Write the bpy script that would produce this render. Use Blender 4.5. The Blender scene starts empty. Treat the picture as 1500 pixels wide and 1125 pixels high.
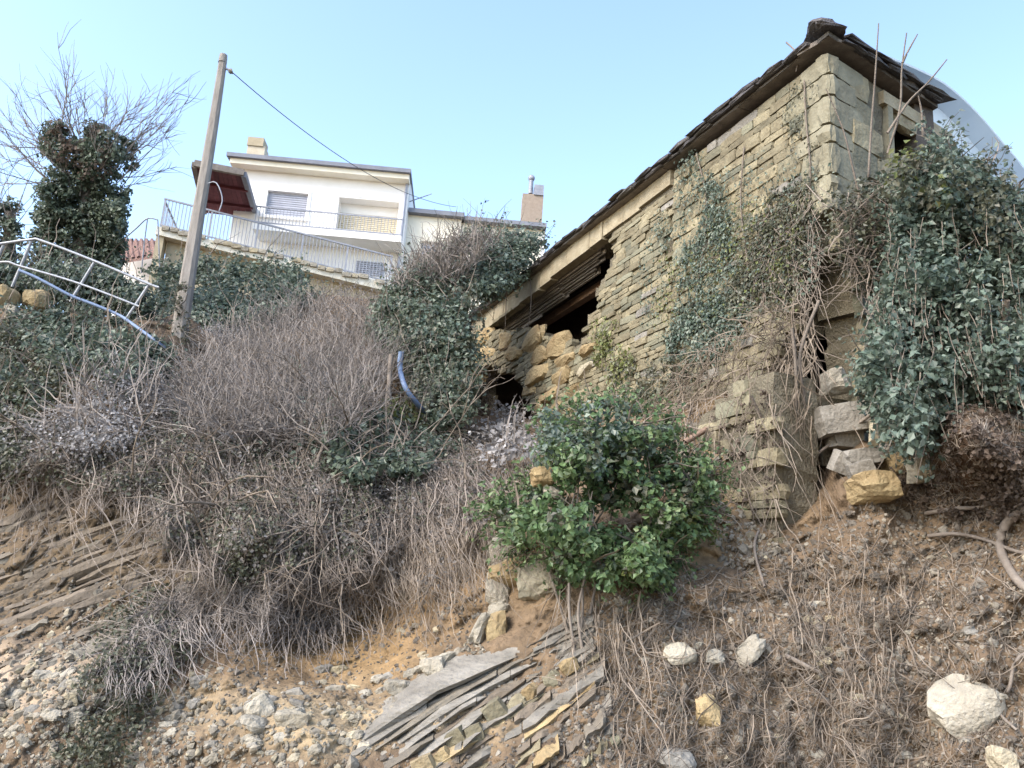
import bpy, math, random
import numpy as np
from mathutils import Matrix, Vector
rng = np.random.default_rng(11); random.seed(11)
S = bpy.context.scene
COL = S.collection
R_ = math.radians

# ------------------------------------------------------------------ camera
f = 1200.0; PITCH = R_(13.5); ROLL = R_(4.0)
C = np.array([0, 0, 1.6]); Fw = np.array([0, math.cos(PITCH), math.sin(PITCH)])
_r0 = np.array([1.0, 0, 0]); _u0 = np.array([0, -math.sin(PITCH), math.cos(PITCH)])
Rt = _r0*math.cos(ROLL) + _u0*math.sin(ROLL); Up = -_r0*math.sin(ROLL) + _u0*math.cos(ROLL)
cam = bpy.data.cameras.new('camera'); camo = bpy.data.objects.new('camera', cam); COL.objects.link(camo)
M = Matrix(((Rt[0], Up[0], -Fw[0], C[0]), (Rt[1], Up[1], -Fw[1], C[1]), (Rt[2], Up[2], -Fw[2], C[2]), (0, 0, 0, 1)))
camo.matrix_world = M
cam.sensor_width = 36; cam.lens = 36*f/1500; cam.clip_start = 0.05; cam.clip_end = 2000
S.camera = camo

# ------------------------------------------------------------------ world, sun, exposure
SUN_AZ = R_(232); SUN_EL = R_(40)       # azimuth clockwise from +Y: behind the camera, to its left
w = bpy.data.worlds.new('World'); S.world = w; w.use_nodes = True
nt = w.node_tree; bg = nt.nodes['Background']
sky = nt.nodes.new('ShaderNodeTexSky'); sky.sky_type = 'NISHITA'; sky.sun_disc = False
sky.sun_elevation = SUN_EL; sky.sun_rotation = SUN_AZ
sky.air_density = 1.0; sky.dust_density = 2.0; sky.ozone_density = 1.0; sky.altitude = 300
nt.links.new(sky.outputs[0], bg.inputs[0]); bg.inputs[1].default_value = 0.15
sl = bpy.data.lights.new('sun', 'SUN'); sl.energy = 1.0; sl.angle = R_(25); sl.color = (1, .95, .87)
so = bpy.data.objects.new('sun', sl); COL.objects.link(so)
sd = Vector((math.sin(SUN_AZ)*math.cos(SUN_EL), math.cos(SUN_AZ)*math.cos(SUN_EL), math.sin(SUN_EL)))
so.rotation_euler = sd.to_track_quat('Z', 'Y').to_euler(); so.location = (-20, -20, 40)
S.view_settings.view_transform = 'Standard'; S.view_settings.look = 'None'
S.view_settings.gamma = 1; S.view_settings.exposure = 1.9; S.view_settings.use_curve_mapping = False

# ------------------------------------------------------------------ projection helpers
def ray(x, y):
    x = np.asarray(x, float)[..., None]; y = np.asarray(y, float)[..., None]
    return Fw + Rt*(x-750)/f - Up*(y-562.5)/f
def P(x, y, d): return C + np.asarray(d, float)[..., None]*ray(x, y)
def atz(x, y, z):
    q = ray(x, y); return C + q*(z-C[2])/q[2]
def proj(p):
    q = np.asarray(p) - C; d = q @ Fw
    return 750 + f*(q @ Rt)/d, 562.5 - f*(q @ Up)/d
def inpoly(x, y, poly):
    x = np.asarray(x, float); y = np.asarray(y, float); r = np.zeros(x.shape, bool)
    n = len(poly)
    for i in range(n):
        x1, y1 = poly[i]; x2, y2 = poly[(i+1) % n]
        c = ((y1 > y) != (y2 > y))
        r ^= c & (x < (x2-x1)*(y-y1)/((y2-y1) if y2 != y1 else 1e-9) + x1)
    return r
def pick(poly, n):
    a = np.array(poly, float); lo = a.min(0); hi = a.max(0); out = np.zeros((0, 2))
    while len(out) < n:
        q = lo + rng.random((n*2+8, 2))*(hi-lo); out = np.vstack([out, q[inpoly(q[:, 0], q[:, 1], poly)]])
    return out[:n]
def nrm(v): return v/np.maximum(np.linalg.norm(v, axis=-1, keepdims=True), 1e-9)

def _hash(i, j, k):
    n = (i*374761393 + j*668265263 + k*2147483647 + 1013904223) & 0xffffffff
    n = ((n ^ (n >> 13))*1274126177) & 0xffffffff
    n = ((n ^ (n >> 16))*2246822519) & 0xffffffff
    return ((n ^ (n >> 15)) & 0xffff)/65535.0
def vnoise(p):
    p = np.asarray(p, float); i = np.floor(p).astype(np.int64); t = p - i; t = t*t*(3-2*t); r = 0
    for a in (0, 1):
        for b in (0, 1):
            for c in (0, 1):
                wgt = (t[..., 0] if a else 1-t[..., 0])*(t[..., 1] if b else 1-t[..., 1])*(t[..., 2] if c else 1-t[..., 2])
                r = r + wgt*_hash(i[..., 0]+a, i[..., 1]+b, i[..., 2]+c)
    return r
def fbm(p, o=4):
    r = 0; a = .5
    for k in range(o): r = r + a*(vnoise(p*2**k + 17.3*k)-.5); a *= .5
    return r*2

# ------------------------------------------------------------------ materials
def mk(name, c1, c2, scale=3.0, rough=.85, bump=.3, bscale=None, rnd='obj', rv=.25, c3=None, spec=.3, metal=0, vcol=False, hue=0, trans=0, stretch=None):
    m = bpy.data.materials.new(name); m.use_nodes = True; t = m.node_tree; N = t.nodes; L = t.links
    b = N['Principled BSDF']; b.inputs['Roughness'].default_value = rough
    b.inputs['Specular IOR Level'].default_value = spec; b.inputs['Metallic'].default_value = metal
    geo = N.new('ShaderNodeNewGeometry'); src = geo.outputs['Position']
    if stretch:
        mp = N.new('ShaderNodeMapping'); mp.inputs['Scale'].default_value = stretch; L.new(src, mp.inputs[0]); src = mp.outputs[0]
    n1 = N.new('ShaderNodeTexNoise'); n1.inputs['Scale'].default_value = scale; n1.inputs['Detail'].default_value = 6; n1.inputs['Roughness'].default_value = .65
    L.new(src, n1.inputs['Vector'])
    rp = N.new('ShaderNodeMapRange'); rp.inputs[1].default_value = .3; rp.inputs[2].default_value = .7; L.new(n1.outputs[0], rp.inputs[0])
    mx = N.new('ShaderNodeMix'); mx.data_type = 'RGBA'; mx.inputs['A'].default_value = (*c1, 1); mx.inputs['B'].default_value = (*c2, 1)
    L.new(rp.outputs[0], mx.inputs['Factor']); col = mx.outputs['Result']
    if rnd == 'obj': oi = N.new('ShaderNodeObjectInfo'); rn = oi.outputs['Random']
    elif rnd == 'attr': at = N.new('ShaderNodeAttribute'); at.attribute_name = 'rnd'; rn = at.outputs['Fac']
    else: rn = None
    if vcol:
        va = N.new('ShaderNodeAttribute'); va.attribute_name = 'soil'
        m2 = N.new('ShaderNodeMix'); m2.data_type = 'RGBA'; m2.blend_type = 'MULTIPLY'; m2.inputs['Factor'].default_value = 1
        L.new(col, m2.inputs['A']); L.new(va.outputs['Color'], m2.inputs['B']); col = m2.outputs['Result']
    if c3 is not None and rn is not None:
        m3 = N.new('ShaderNodeMix'); m3.data_type = 'RGBA'; m3.inputs['B'].default_value = (*c3, 1)
        r3 = N.new('ShaderNodeMapRange'); r3.inputs[1].default_value = .62; r3.inputs[2].default_value = 1.0; L.new(rn, r3.inputs[0])
        L.new(r3.outputs[0], m3.inputs['Factor']); L.new(col, m3.inputs['A']); col = m3.outputs['Result']
    if rn is not None and rv:
        hs = N.new('ShaderNodeHueSaturation'); mr = N.new('ShaderNodeMapRange')
        ml = N.new('ShaderNodeMath'); ml.operation = 'MULTIPLY'; ml.inputs[1].default_value = 7.31; L.new(rn, ml.inputs[0])
        fr = N.new('ShaderNodeMath'); fr.operation = 'FRACT'; L.new(ml.outputs[0], fr.inputs[0])
        mr.inputs[3].default_value = 1-rv; mr.inputs[4].default_value = 1+rv; L.new(fr.outputs[0], mr.inputs[0]); L.new(mr.outputs[0], hs.inputs['Value'])
        L.new(col, hs.inputs['Color']); col = hs.outputs[0]
    L.new(col, b.inputs['Base Color'])
    if bump:
        n2 = N.new('ShaderNodeTexNoise'); n2.inputs['Scale'].default_value = bscale or scale*6; n2.inputs['Detail'].default_value = 5; L.new(src, n2.inputs['Vector'])
        bp = N.new('ShaderNodeBump'); bp.inputs['Strength'].default_value = bump; bp.inputs['Distance'].default_value = .05
        L.new(n2.outputs[0], bp.inputs['Height']); L.new(bp.outputs[0], b.inputs['Normal'])
    if trans:
        tr = N.new('ShaderNodeBsdfTranslucent'); L.new(col, tr.inputs[0]); ms = N.new('ShaderNodeMixShader'); ms.inputs[0].default_value = trans
        L.new(b.outputs[0], ms.inputs[1]); L.new(tr.outputs[0], ms.inputs[2]); L.new(ms.outputs[0], N['Material Output'].inputs['Surface'])
    return m
def leafm(name, c1, c2, c3, rough=.42, rv=.45, trans=.38):
    return mk(name, c1, c2, scale=1.6, rough=rough, bump=0, rnd='attr', rv=rv, c3=c3, spec=.5, trans=trans)

MT = dict(
    soil=mk('soil', (.62, .60, .58), (1.2, 1.12, 1.02), scale=5, rough=.95, bump=.9, bscale=16, rnd=None, vcol=True, spec=.1),
    lime=mk('wall_stone', (.145, .12, .074), (.275, .24, .155), scale=4, bump=.55, bscale=22, rv=.3, c3=(.165, .162, .115)),
    lime_s=mk('wall_stone_small', (.14, .117, .072), (.265, .232, .15), scale=4, bump=.55, bscale=22, rnd='attr', rv=.3, c3=(.16, .157, .11)),
    quoin=mk('quoin_stone', (.175, .158, .108), (.29, .268, .19), scale=3, bump=.4, bscale=18, rv=.15),
    mortar=mk('earth_mortar', (.10, .085, .058), (.19, .165, .115), scale=6, bump=.8, rnd=None),
    ochre=mk('ochre_stone', (.23, .16, .08), (.37, .29, .16), scale=4, bump=.6, rv=.2, c3=(.34, .31, .23)),
    pale=mk('pale_limestone', (.215, .19, .145), (.37, .335, .27), scale=5, bump=.6, rv=.18, c3=(.36, .30, .19)),
    pale_s=mk('pale_scree', (.14, .12, .092), (.27, .24, .19), scale=8, bump=.3, rnd='attr', rv=.35, c3=(.28, .24, .165)),
    dirt_s=mk('soil_clods', (.085, .07, .056), (.17, .145, .115), scale=8, bump=.4, rnd='attr', rv=.35, c3=(.24, .215, .175)),
    grey=mk('grey_stone', (.16, .146, .122), (.275, .255, .22), scale=4, bump=.5, rv=.2),
    slate=mk('slate_bed', (.135, .122, .10), (.255, .235, .20), scale=3, bump=.7, bscale=12, rv=.2, stretch=(1, 1, 3)),
    brownbed=mk('brown_bed', (.105, .084, .061), (.195, .159, .119), scale=4, bump=.8, bscale=14, rv=.22, c3=(.155, .138, .108)),
    tile=mk('roof_slate', (.05, .047, .05), (.115, .107, .105), scale=6, bump=.6, rv=.3, c3=(.10, .09, .075)),
    eave=mk('eave_board', (.13, .11, .095), (.24, .21, .18), scale=7, bump=.3, rv=.15),
    darkwood_and_shade=mk('dark_timber_and_shade', (.05, .042, .038), (.10, .085, .07), scale=6, bump=.3, rv=.2),  # real timber parts; on the stone house's far walls it paints interior shade
    band=mk('lime_plaster', (.25, .205, .13), (.38, .33, .23), scale=5, bump=.5, rv=.12),
    soffit=mk('weathered_boards', (.17, .15, .13), (.30, .27, .235), scale=9, bump=.5, rv=.25, stretch=(1, 1, 4)),
    plank=mk('old_plank', (.16, .10, .07), (.26, .18, .13), scale=9, bump=.4, rv=.2),
    white=mk('white_render', (.74, .72, .68), (.82, .80, .77), scale=1.2, bump=.05, rnd=None, rough=.8),
    cream=mk('cream_render', (.70, .64, .50), (.80, .75, .63), scale=1.2, bump=.05, rnd=None, rough=.8),
    roofed=mk('roof_edge', (.16, .17, .20), (.22, .23, .26), scale=3, bump=.1, rnd=None),
    shutter=mk('grey_shutter', (.34, .35, .40), (.42, .43, .48), scale=4, bump=0, rv=.06),
    shutb=mk('beige_shutter', (.55, .48, .34), (.63, .56, .42), scale=4, bump=0, rv=.06),
    steel=mk('grey_steel', (.20, .21, .24), (.30, .31, .34), scale=9, bump=.1, rnd=None, rough=.55, metal=.2),
    galv=mk('galvanised_steel', (.30, .31, .33), (.42, .43, .45), scale=12, bump=.1, rnd=None, rough=.5, metal=.25),
    slabc=mk('terrace_concrete', (.42, .39, .30), (.62, .60, .53), scale=5, bump=.4, rnd=None),
    under=mk('retaining_wall', (.30, .25, .16), (.40, .34, .24), scale=3, bump=.3, rnd=None),
    brick=mk('chimney_brick', (.26, .20, .155), (.34, .28, .22), scale=9, bump=.4, rnd=None),
    chim=mk('chimney_render', (.42, .36, .26), (.52, .46, .36), scale=5, bump=.3, rnd=None),
    redb=mk('red_boards', (.085, .022, .028), (.125, .036, .042), scale=5, bump=.2, rv=.25),
    redt=mk('red_tiles', (.19, .11, .09), (.26, .165, .14), scale=14, bump=.6, rnd=None),
    pole=mk('weathered_pole', (.17, .15, .13), (.29, .265, .235), scale=5, bump=.4, rnd=None, stretch=(4, 4, .6)),
    cable=mk('black_cable', (.05, .05, .055), (.07, .07, .075), bump=0, rnd=None),
    blue=mk('blue_pipe', (.13, .18, .29), (.19, .25, .36), scale=6, bump=.1, rnd=None, rough=.5),
    sheet=mk('plastic_sheet', (.32, .42, .53), (.38, .48, .57), scale=.8, bump=.05, rnd=None, rough=.35, spec=.5, trans=.3),
    bark=mk('bark', (.10, .085, .07), (.20, .175, .15), scale=9, bump=.6, rnd=None),
    twig=mk('dry_twigs', (.135, .111, .09), (.255, .215, .18), scale=3, bump=0, rnd='attr', rv=.4, spec=.1),
    twigp=mk('purple_grey_twigs', (.16, .139, .122), (.29, .255, .228), scale=3, bump=0, rnd='attr', rv=.35, spec=.1),
    root=mk('roots', (.13, .104, .08), (.25, .207, .163), scale=5, bump=0, rnd='attr', rv=.4, spec=.1),
    rooto=mk('thick_root', (.14, .115, .095), (.24, .205, .17), scale=7, bump=.3, rnd=None, spec=.1),
    ivy=leafm('ivy_leaves', (.062, .086, .058), (.125, .155, .105), (.21, .24, .18)),
    ivyb=leafm('blue_ivy_leaves', (.07, .105, .078), (.14, .18, .135), (.25, .285, .225)),
    ever=leafm('evergreen_leaves', (.065, .118, .046), (.135, .20, .08), (.23, .28, .13)),
    olive=leafm('olive_leaves', (.066, .072, .042), (.12, .123, .078), (.18, .17, .12)),
    yel=leafm('yellow_green_leaves', (.10, .12, .035), (.18, .20, .065), (.25, .24, .10)),
    dry=leafm('dry_leaves', (.12, .105, .09), (.21, .188, .166), (.31, .285, .26), rough=.8),
    brown=leafm('brown_leaves', (.07, .05, .036), (.13, .095, .07), (.18, .14, .11), rough=.8),
    seed=leafm('pale_seed_heads', (.22, .205, .195), (.36, .34, .325), (.50, .48, .46), rough=.9),
)

# ------------------------------------------------------------------ mesh helpers
W = {}
def mesh_np(name, V, Fc, mat, rnd=None, smooth=False):
    V = np.asarray(V, np.float32); Fc = np.asarray(Fc, np.int32); k = Fc.shape[1]; n = len(Fc)
    me = bpy.data.meshes.new(name); me.vertices.add(len(V)); me.vertices.foreach_set('co', V.ravel())
    me.loops.add(n*k); me.loops.foreach_set('vertex_index', Fc.ravel()); me.polygons.add(n)
    me.polygons.foreach_set('loop_start', np.arange(0, n*k, k, dtype=np.int32)); me.polygons.foreach_set('loop_total', np.full(n, k, np.int32))
    me.polygons.foreach_set('use_smooth', np.full(n, bool(smooth)))
    me.update(calc_edges=True); me.materials.append(MT[mat] if isinstance(mat, str) else mat)
    if rnd is not None:
        a = me.attributes.new('rnd', 'FLOAT', 'FACE'); a.data.foreach_set('value', np.asarray(rnd, np.float32))
    return me
def tag(o, label=None, cat=None, group=None, kind=None):
    if label: o['label'] = label
    if cat: o['category'] = cat
    if group: o['group'] = group
    if kind: o['kind'] = kind
    return o
def thing(name, label, cat, loc, group=None):
    o = bpy.data.objects.new(name, None); COL.objects.link(o); o.location = Vector(loc); o.empty_display_size = .1
    W[o.name] = np.array(loc, float); return tag(o, label, cat, group)
def obj(name, V, Fc, mat, parent=None, rnd=None, smooth=False, label=None, cat=None, group=None, kind=None):
    V = np.asarray(V, float)
    if parent is not None: base = W[parent.name]; loc = base
    else:
        loc = V.mean(0).copy(); loc[2] = V[:, 2].min()
    o = bpy.data.objects.new(name, mesh_np(name, V-loc, Fc, mat, rnd, smooth)); COL.objects.link(o)
    if parent is not None: o.parent = parent
    else: o.location = Vector(loc)
    W[o.name] = np.array(loc, float)
    return tag(o, label, cat, group, kind)

BOXF = np.array([[0, 1, 3, 2], [4, 6, 7, 5], [0, 4, 5, 1], [2, 3, 7, 6], [0, 2, 6, 4], [1, 5, 7, 3]])
def box8(o, e1, e2, e3):   # corner + three edge vectors
    return np.array([o + a*e1 + b*e2 + c*e3 for a in (0, 1) for b in (0, 1) for c in (0, 1)])
def join(parts):
    V = []; Fc = []; n = 0
    for v, q in parts: V.append(v); Fc.append(np.asarray(q)+n); n += len(v)
    return np.vstack(V), np.vstack(Fc)
def tubes(pts, rad, sides=4):
    pts = np.asarray(pts, float); N, K, _ = pts.shape; rad = np.broadcast_to(rad, (N, K))
    T = np.gradient(pts, axis=1); T = nrm(T); ref = np.where(np.abs(T[..., 2:3]) > .9, np.array([1., 0, 0]), np.array([0, 0, 1.]))
    A = nrm(np.cross(T, ref)); B = np.cross(T, A); a = np.arange(sides)*2*np.pi/sides
    V = pts[:, :, None, :] + rad[:, :, None, None]*(A[:, :, None, :]*np.cos(a)[:, None] + B[:, :, None, :]*np.sin(a)[:, None])
    idx = np.arange(N*K*sides).reshape(N, K, sides); i0 = idx[:, :-1]; i1 = idx[:, 1:]
    Fc = np.stack([i0, np.roll(i0, -1, 2), np.roll(i1, -1, 2), i1], -1).reshape(-1, 4)
    r = np.repeat(rng.random(N), (K-1)*sides)
    return V.reshape(-1, 3), Fc, r
def tube1(pts, r0, r1=None, sides=8):
    pts = np.asarray(pts, float); K = len(pts); rad = np.linspace(r0, r0 if r1 is None else r1, K)[None]
    V, Fc, _ = tubes(pts[None], rad, sides)
    # caps
    c0 = len(V); V = np.vstack([V, pts[:1], pts[-1:]])
    a = np.arange(sides); b = (a+1) % sides; e = (K-1)*sides
    Fc = np.vstack([Fc, np.stack([b, a, np.full(sides, c0), np.full(sides, c0)], 1)[:, [0, 1, 2, 2]], np.stack([a+e, b+e, np.full(sides, c0+1), np.full(sides, c0+1)], 1)])
    return V, Fc
def tubeobj(name, pts, r0, r1, mat, parent=None, sides=8, **k):
    pts = np.asarray(pts, float); K = len(pts); rad = np.linspace(r0, r0 if r1 is None else r1, K)[None]
    V, Fc, _ = tubes(pts[None], rad, sides); me_o = obj(name, V, Fc, mat, parent, smooth=True, **k); return me_o
def spline(p, n=16):
    p = np.asarray(p, float); m = len(p); t = np.linspace(0, m-1, n); i = np.clip(t.astype(int), 0, m-2); u = (t-i)[:, None]
    p0 = p[np.clip(i-1, 0, m-1)]; p1 = p[i]; p2 = p[i+1]; p3 = p[np.clip(i+2, 0, m-1)]
    return .5*((2*p1)+(-p0+p2)*u+(2*p0-5*p1+4*p2-p3)*u*u+(-p0+3*p1-3*p2+p3)*u**3)
def leaves(Cn, Nn, size, aspect=.75, droop=.25):
    n = len(Cn); size = np.broadcast_to(size, (n,)).reshape(-1, 1)
    r = rng.normal(size=(n, 3)); r[:, 2] -= droop*2
    t = nrm(r - (r*Nn).sum(1, keepdims=True)*Nn); s = np.cross(Nn, t)
    b = Cn - t*size*.5; tip = Cn + t*size*.5; side = s*size*aspect*.5; up = Nn*size*.14
    V = np.stack([b, Cn - t*size*.08 - side + up, tip, Cn - t*size*.08 + side + up], 1).reshape(-1, 3)
    i = np.arange(n)*4; Fc = np.stack([np.stack([i, i+1, i+2], 1), np.stack([i, i+2, i+3], 1)], 1).reshape(-1, 3)
    return V, Fc, np.repeat(rng.random(n), 2)

# stone variants: a 3x3x3 block surface, corners rounded off and jittered
def stone_variant(k, sphere):
    r = np.random.default_rng(100+k); g = [(x, y, z) for x in (-1, 0, 1) for y in (-1, 0, 1) for z in (-1, 0, 1) if (x, y, z) != (0, 0, 0)]
    ix = {p: i for i, p in enumerate(g)}; V = np.array(g, float); m = np.abs(V).sum(1)
    if sphere: V = V*(1-sphere) + nrm(V)*1.15*sphere; V += r.normal(0, .13, V.shape)
    else:
        V = np.where((m == 3)[:, None], V*.90, np.where((m == 2)[:, None], V*.97, V)); V += r.normal(0, .042, V.shape)
    Fc = []
    for ax in range(3):
        for sgn in (-1, 1):
            for a in (-1, 0):
                for b in (-1, 0):
                    q = []
                    for da, db in ((0, 0), (1, 0), (1, 1), (0, 1)):
                        p = [0, 0, 0]; p[ax] = sgn; p[(ax+1) % 3] = a+da; p[(ax+2) % 3] = b+db; q.append(ix[tuple(p)])
                    Fc.append(q if sgn > 0 else q[::-1])
    return V*.5, np.array(Fc)
BLK = [stone_variant(k, 0) for k in range(16)]; BLD = []
for _k in range(14):     # rough boulders: 98 point rounded blocks broken up by noise and a few flat cuts
    _g = [(x, y, z) for x in range(-2, 3) for y in range(-2, 3) for z in range(-2, 3) if max(abs(x), abs(y), abs(z)) == 2]
    _ix = {p: i for i, p in enumerate(_g)}; _v = np.array(_g, float)/2; _r = np.random.default_rng(300+_k)
    _v = _v*.42 + nrm(_v)*.68
    for _m in range(5):
        _d = nrm(_r.normal(size=3)); _h = _r.uniform(.62, .85); _e = np.maximum(_v @ _d - _h, 0); _v = _v - _e[:, None]*_d*.85
    _v = _v*(1 + .30*fbm(_v*1.6+_k*7.7, 3))[:, None] + _r.normal(0, .022, _v.shape); _f = []
    for _ax in range(3):
        for _sg in (-2, 2):
            for _a in range(-2, 2):
                for _b in range(-2, 2):
                    _q = []
                    for _da, _db in ((0, 0), (1, 0), (1, 1), (0, 1)):
                        _p = [0, 0, 0]; _p[_ax] = _sg; _p[(_ax+1) % 3] = _a+_da; _p[(_ax+2) % 3] = _b+_db; _q.append(_ix[tuple(_p)])
                    _f.append(_q if _sg > 0 else _q[::-1])
    BLD.append((_v*.5, np.array(_f)))
_cache = {}
def vmesh(kind, k, mat):
    key = (kind, k, mat)
    if key not in _cache: _cache[key] = mesh_np('stone', *(BLK if kind == 'blk' else BLD)[k], mat, smooth=False)
    return _cache[key]
def inst(name, kind, k, mat, c, e1, e2, e3, parent=None):   # stone placed by centre and three full-size axis vectors
    o = bpy.data.objects.new(name, vmesh(kind, k, mat)); COL.objects.link(o)
    base = W[parent.name] if parent is not None else np.zeros(3)
    if parent is not None: o.parent = parent
    p = np.asarray(c) - base
    o.matrix_basis = Matrix(((e1[0], e2[0], e3[0], p[0]), (e1[1], e2[1], e3[1], p[1]), (e1[2], e2[2], e3[2], p[2]), (0, 0, 0, 1)))
    return o

# ------------------------------------------------------------------ hillside
TOPX = [-900, 0, 230, 300, 420, 560, 600, 650, 690, 780, 850, 1000, 1140, 1200, 1230, 1330, 1360, 1385, 1420, 1500, 2400]
TOPY = [430, 450, 470, 440, 425, 440, 500, 550, 590, 615, 612, 590, 560, 560, 640, 655, 640, 610, 588, 582, 545]
PYB = 1420
ctrl = [(-900, 1420, 5.2), (-900, 1125, 7), (-900, 900, 9), (-900, 700, 11), (-900, 430, 15),
 (0, 1420, 5.0), (0, 1125, 6.2), (0, 1000, 7.0), (0, 900, 8.2), (0, 730, 9.5), (0, 600, 11), (0, 450, 13.6),
 (150, 1000, 6.9), (262, 1420, 5.0), (262, 1125, 6.1), (262, 900, 8.0), (262, 700, 9.5), (262, 560, 12.2), (262, 485, 14.2), (230, 470, 14.3),
 (420, 1420, 4.9), (420, 1125, 5.9), (430, 1030, 6.4), (450, 940, 8.0), (540, 900, 8.2), (420, 850, 8.1), (420, 700, 9.6), (420, 550, 13.2), (420, 425, 21), (300, 440, 20), (560, 440, 20),
 (600, 1420, 4.9), (600, 1125, 5.8), (620, 1000, 6.6), (600, 860, 7.9), (600, 760, 8.7), (600, 650, 10.8), (600, 500, 16.5),
 (740, 1420, 4.8), (740, 1125, 5.6), (740, 980, 6.3), (740, 880, 7.0), (740, 700, 9.2), (730, 640, 12.5), (690, 590, 17.6), (780, 615, 14.6),
 (850, 1125, 5.5), (850, 950, 6.3), (850, 750, 8.0), (850, 660, 10.2), (850, 612, 12.7),
 (1000, 1420, 5.0), (1000, 1125, 5.6), (1000, 900, 6.5), (1000, 700, 8.1), (1000, 590, 10.2),
 (1100, 810, 7.35), (1080, 650, 8.6), (1050, 730, 8.1), (1140, 1125, 5.6), (1140, 900, 6.4), (1140, 560, 8.75),
 (1180, 700, 8.5), (1180, 620, 9.2), (1200, 560, 9.6), (1175, 790, 7.3),
 (1230, 1420, 4.9), (1230, 1125, 5.6), (1230, 850, 6.7), (1230, 720, 7.4), (1230, 640, 8.0), (1330, 655, 7.7),
 (1420, 1125, 5.4), (1420, 900, 6.0), (1420, 740, 6.8), (1400, 650, 6.3), (1420, 605, 6.4), (1420, 588, 7.2), (1500, 1125, 5.2), (1500, 900, 5.8), (1500, 650, 6.1), (1500, 582, 7.2),
 (2400, 1420, 4.0), (2400, 1125, 4.8), (2400, 900, 5.6), (2400, 545, 8)]
_cx = np.array([(a, b) for a, b, c in ctrl])/500.0; _cd = np.log([c for a, b, c in ctrl])
def _phi(r): return np.where(r > 0, r*r*np.log(np.maximum(r, 1e-9)), 0)
_n = len(ctrl); _A = np.zeros((_n+3, _n+3)); _A[:_n, :_n] = _phi(np.linalg.norm(_cx[:, None]-_cx[None], axis=2)) + 2e-4*np.eye(_n)
_A[:_n, _n] = 1; _A[:_n, _n+1:] = _cx; _A[_n, :_n] = 1; _A[_n+1:, :_n] = _cx.T
_w = np.linalg.solve(_A, np.concatenate([_cd, np.zeros(3)]))
NU, NV = 560, 300
gu = np.concatenate([np.linspace(-900, -60, 50, endpoint=False), np.linspace(-60, 1560, NU-100), np.linspace(1560, 2400, 51)[1:]]); NU = len(gu)
gtop = np.interp(gu, TOPX, TOPY); gv = np.linspace(0, 1, NV)**.9
GX = np.broadcast_to(gu[None], (NV, NU)); GY = PYB + (gtop-PYB)[None]*gv[:, None]
_q = np.stack([GX, GY], -1).reshape(-1, 2)/500.0
_ld = _w[_n] + _q @ _w[_n+1:]
for i in range(_n): _ld = _ld + _w[i]*_phi(np.linalg.norm(_q-_cx[i], axis=1))
GD = np.exp(_ld).reshape(NV, NU)
_p = P(GX, GY, GD)
_n1 = fbm(_p*.9, 3); _n2 = fbm(_p*3.1+5, 3); _n3 = fbm(_p*9+9, 3)
_n4 = np.abs(fbm(_p*np.array([2.6, 2.6, .55])+21, 4)); _n5 = fbm(_p*22+3, 2)
_rt = np.clip((GX-850)/200, 0, 1)
GD = GD + (.26*_n1 + .22*_n2 + .15*np.abs(_n3) + .05*_n5 + .42*_rt*(.35-_n4))*np.clip(GD/8, .6, 1.4)
def sdepth(px, py):
    px = np.asarray(px, float); py = np.asarray(py, float)
    tp = np.interp(px, TOPX, TOPY); v = np.clip((PYB-py)/(PYB-tp), 0, 1)**(1/.9)*(NV-1)
    u = np.interp(px, gu, np.arange(NU)); i = np.clip(u.astype(int), 0, NU-2); j = np.clip(v.astype(int), 0, NV-2); a = u-i; b = v-j
    return GD[j, i]*(1-a)*(1-b)+GD[j, i+1]*a*(1-b)+GD[j+1, i]*(1-a)*b+GD[j+1, i+1]*a*b
def surf(px, py, lift=0): return P(px, py, sdepth(px, py)-lift)
def snorm(px, py):
    a = surf(px+6, py)-surf(px-6, py); b = surf(px, py-6)-surf(px, py+6); return nrm(np.cross(a, b))

rows = [P(GX[k], GY[k], GD[k]) for k in range(NV)]
first = rows[0]; pre = []
for dy, z in ((-60, -.6), (-14, -.35), (-3.5, .0)):    # riverbed towards and behind the camera
    r = first.copy(); r[:, 1] = np.minimum(first[:, 1]-.05, 0)*0 + dy + (0 if dy < -10 else 3.0); r[:, 0] *= (4 if dy < -10 else 1.6); r[:, 2] = z; pre.append(r)
top = rows[-1]; hd = nrm((top-C)*np.array([1, 1, 0])); post = []
for dist, rise in ((.5, .03), (1.5, .12), (4, .3), (9, .7), (18, 1.6), (60, 6), (160, 12)):
    r = top + hd*dist; r[:, 2] += rise; post.append(r)
allr = np.stack(pre+rows+post); H = len(allr)
ii = np.arange(H*NU).reshape(H, NU); Fc = np.stack([ii[:-1, :-1], ii[:-1, 1:], ii[1:, 1:], ii[1:, :-1]], -1).reshape(-1, 4)
hill = bpy.data.objects.new('hillside_ground', mesh_np('hillside_ground', allr.reshape(-1, 3), Fc, 'soil', smooth=True)); COL.objects.link(hill); tag(hill, kind='structure')
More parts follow.
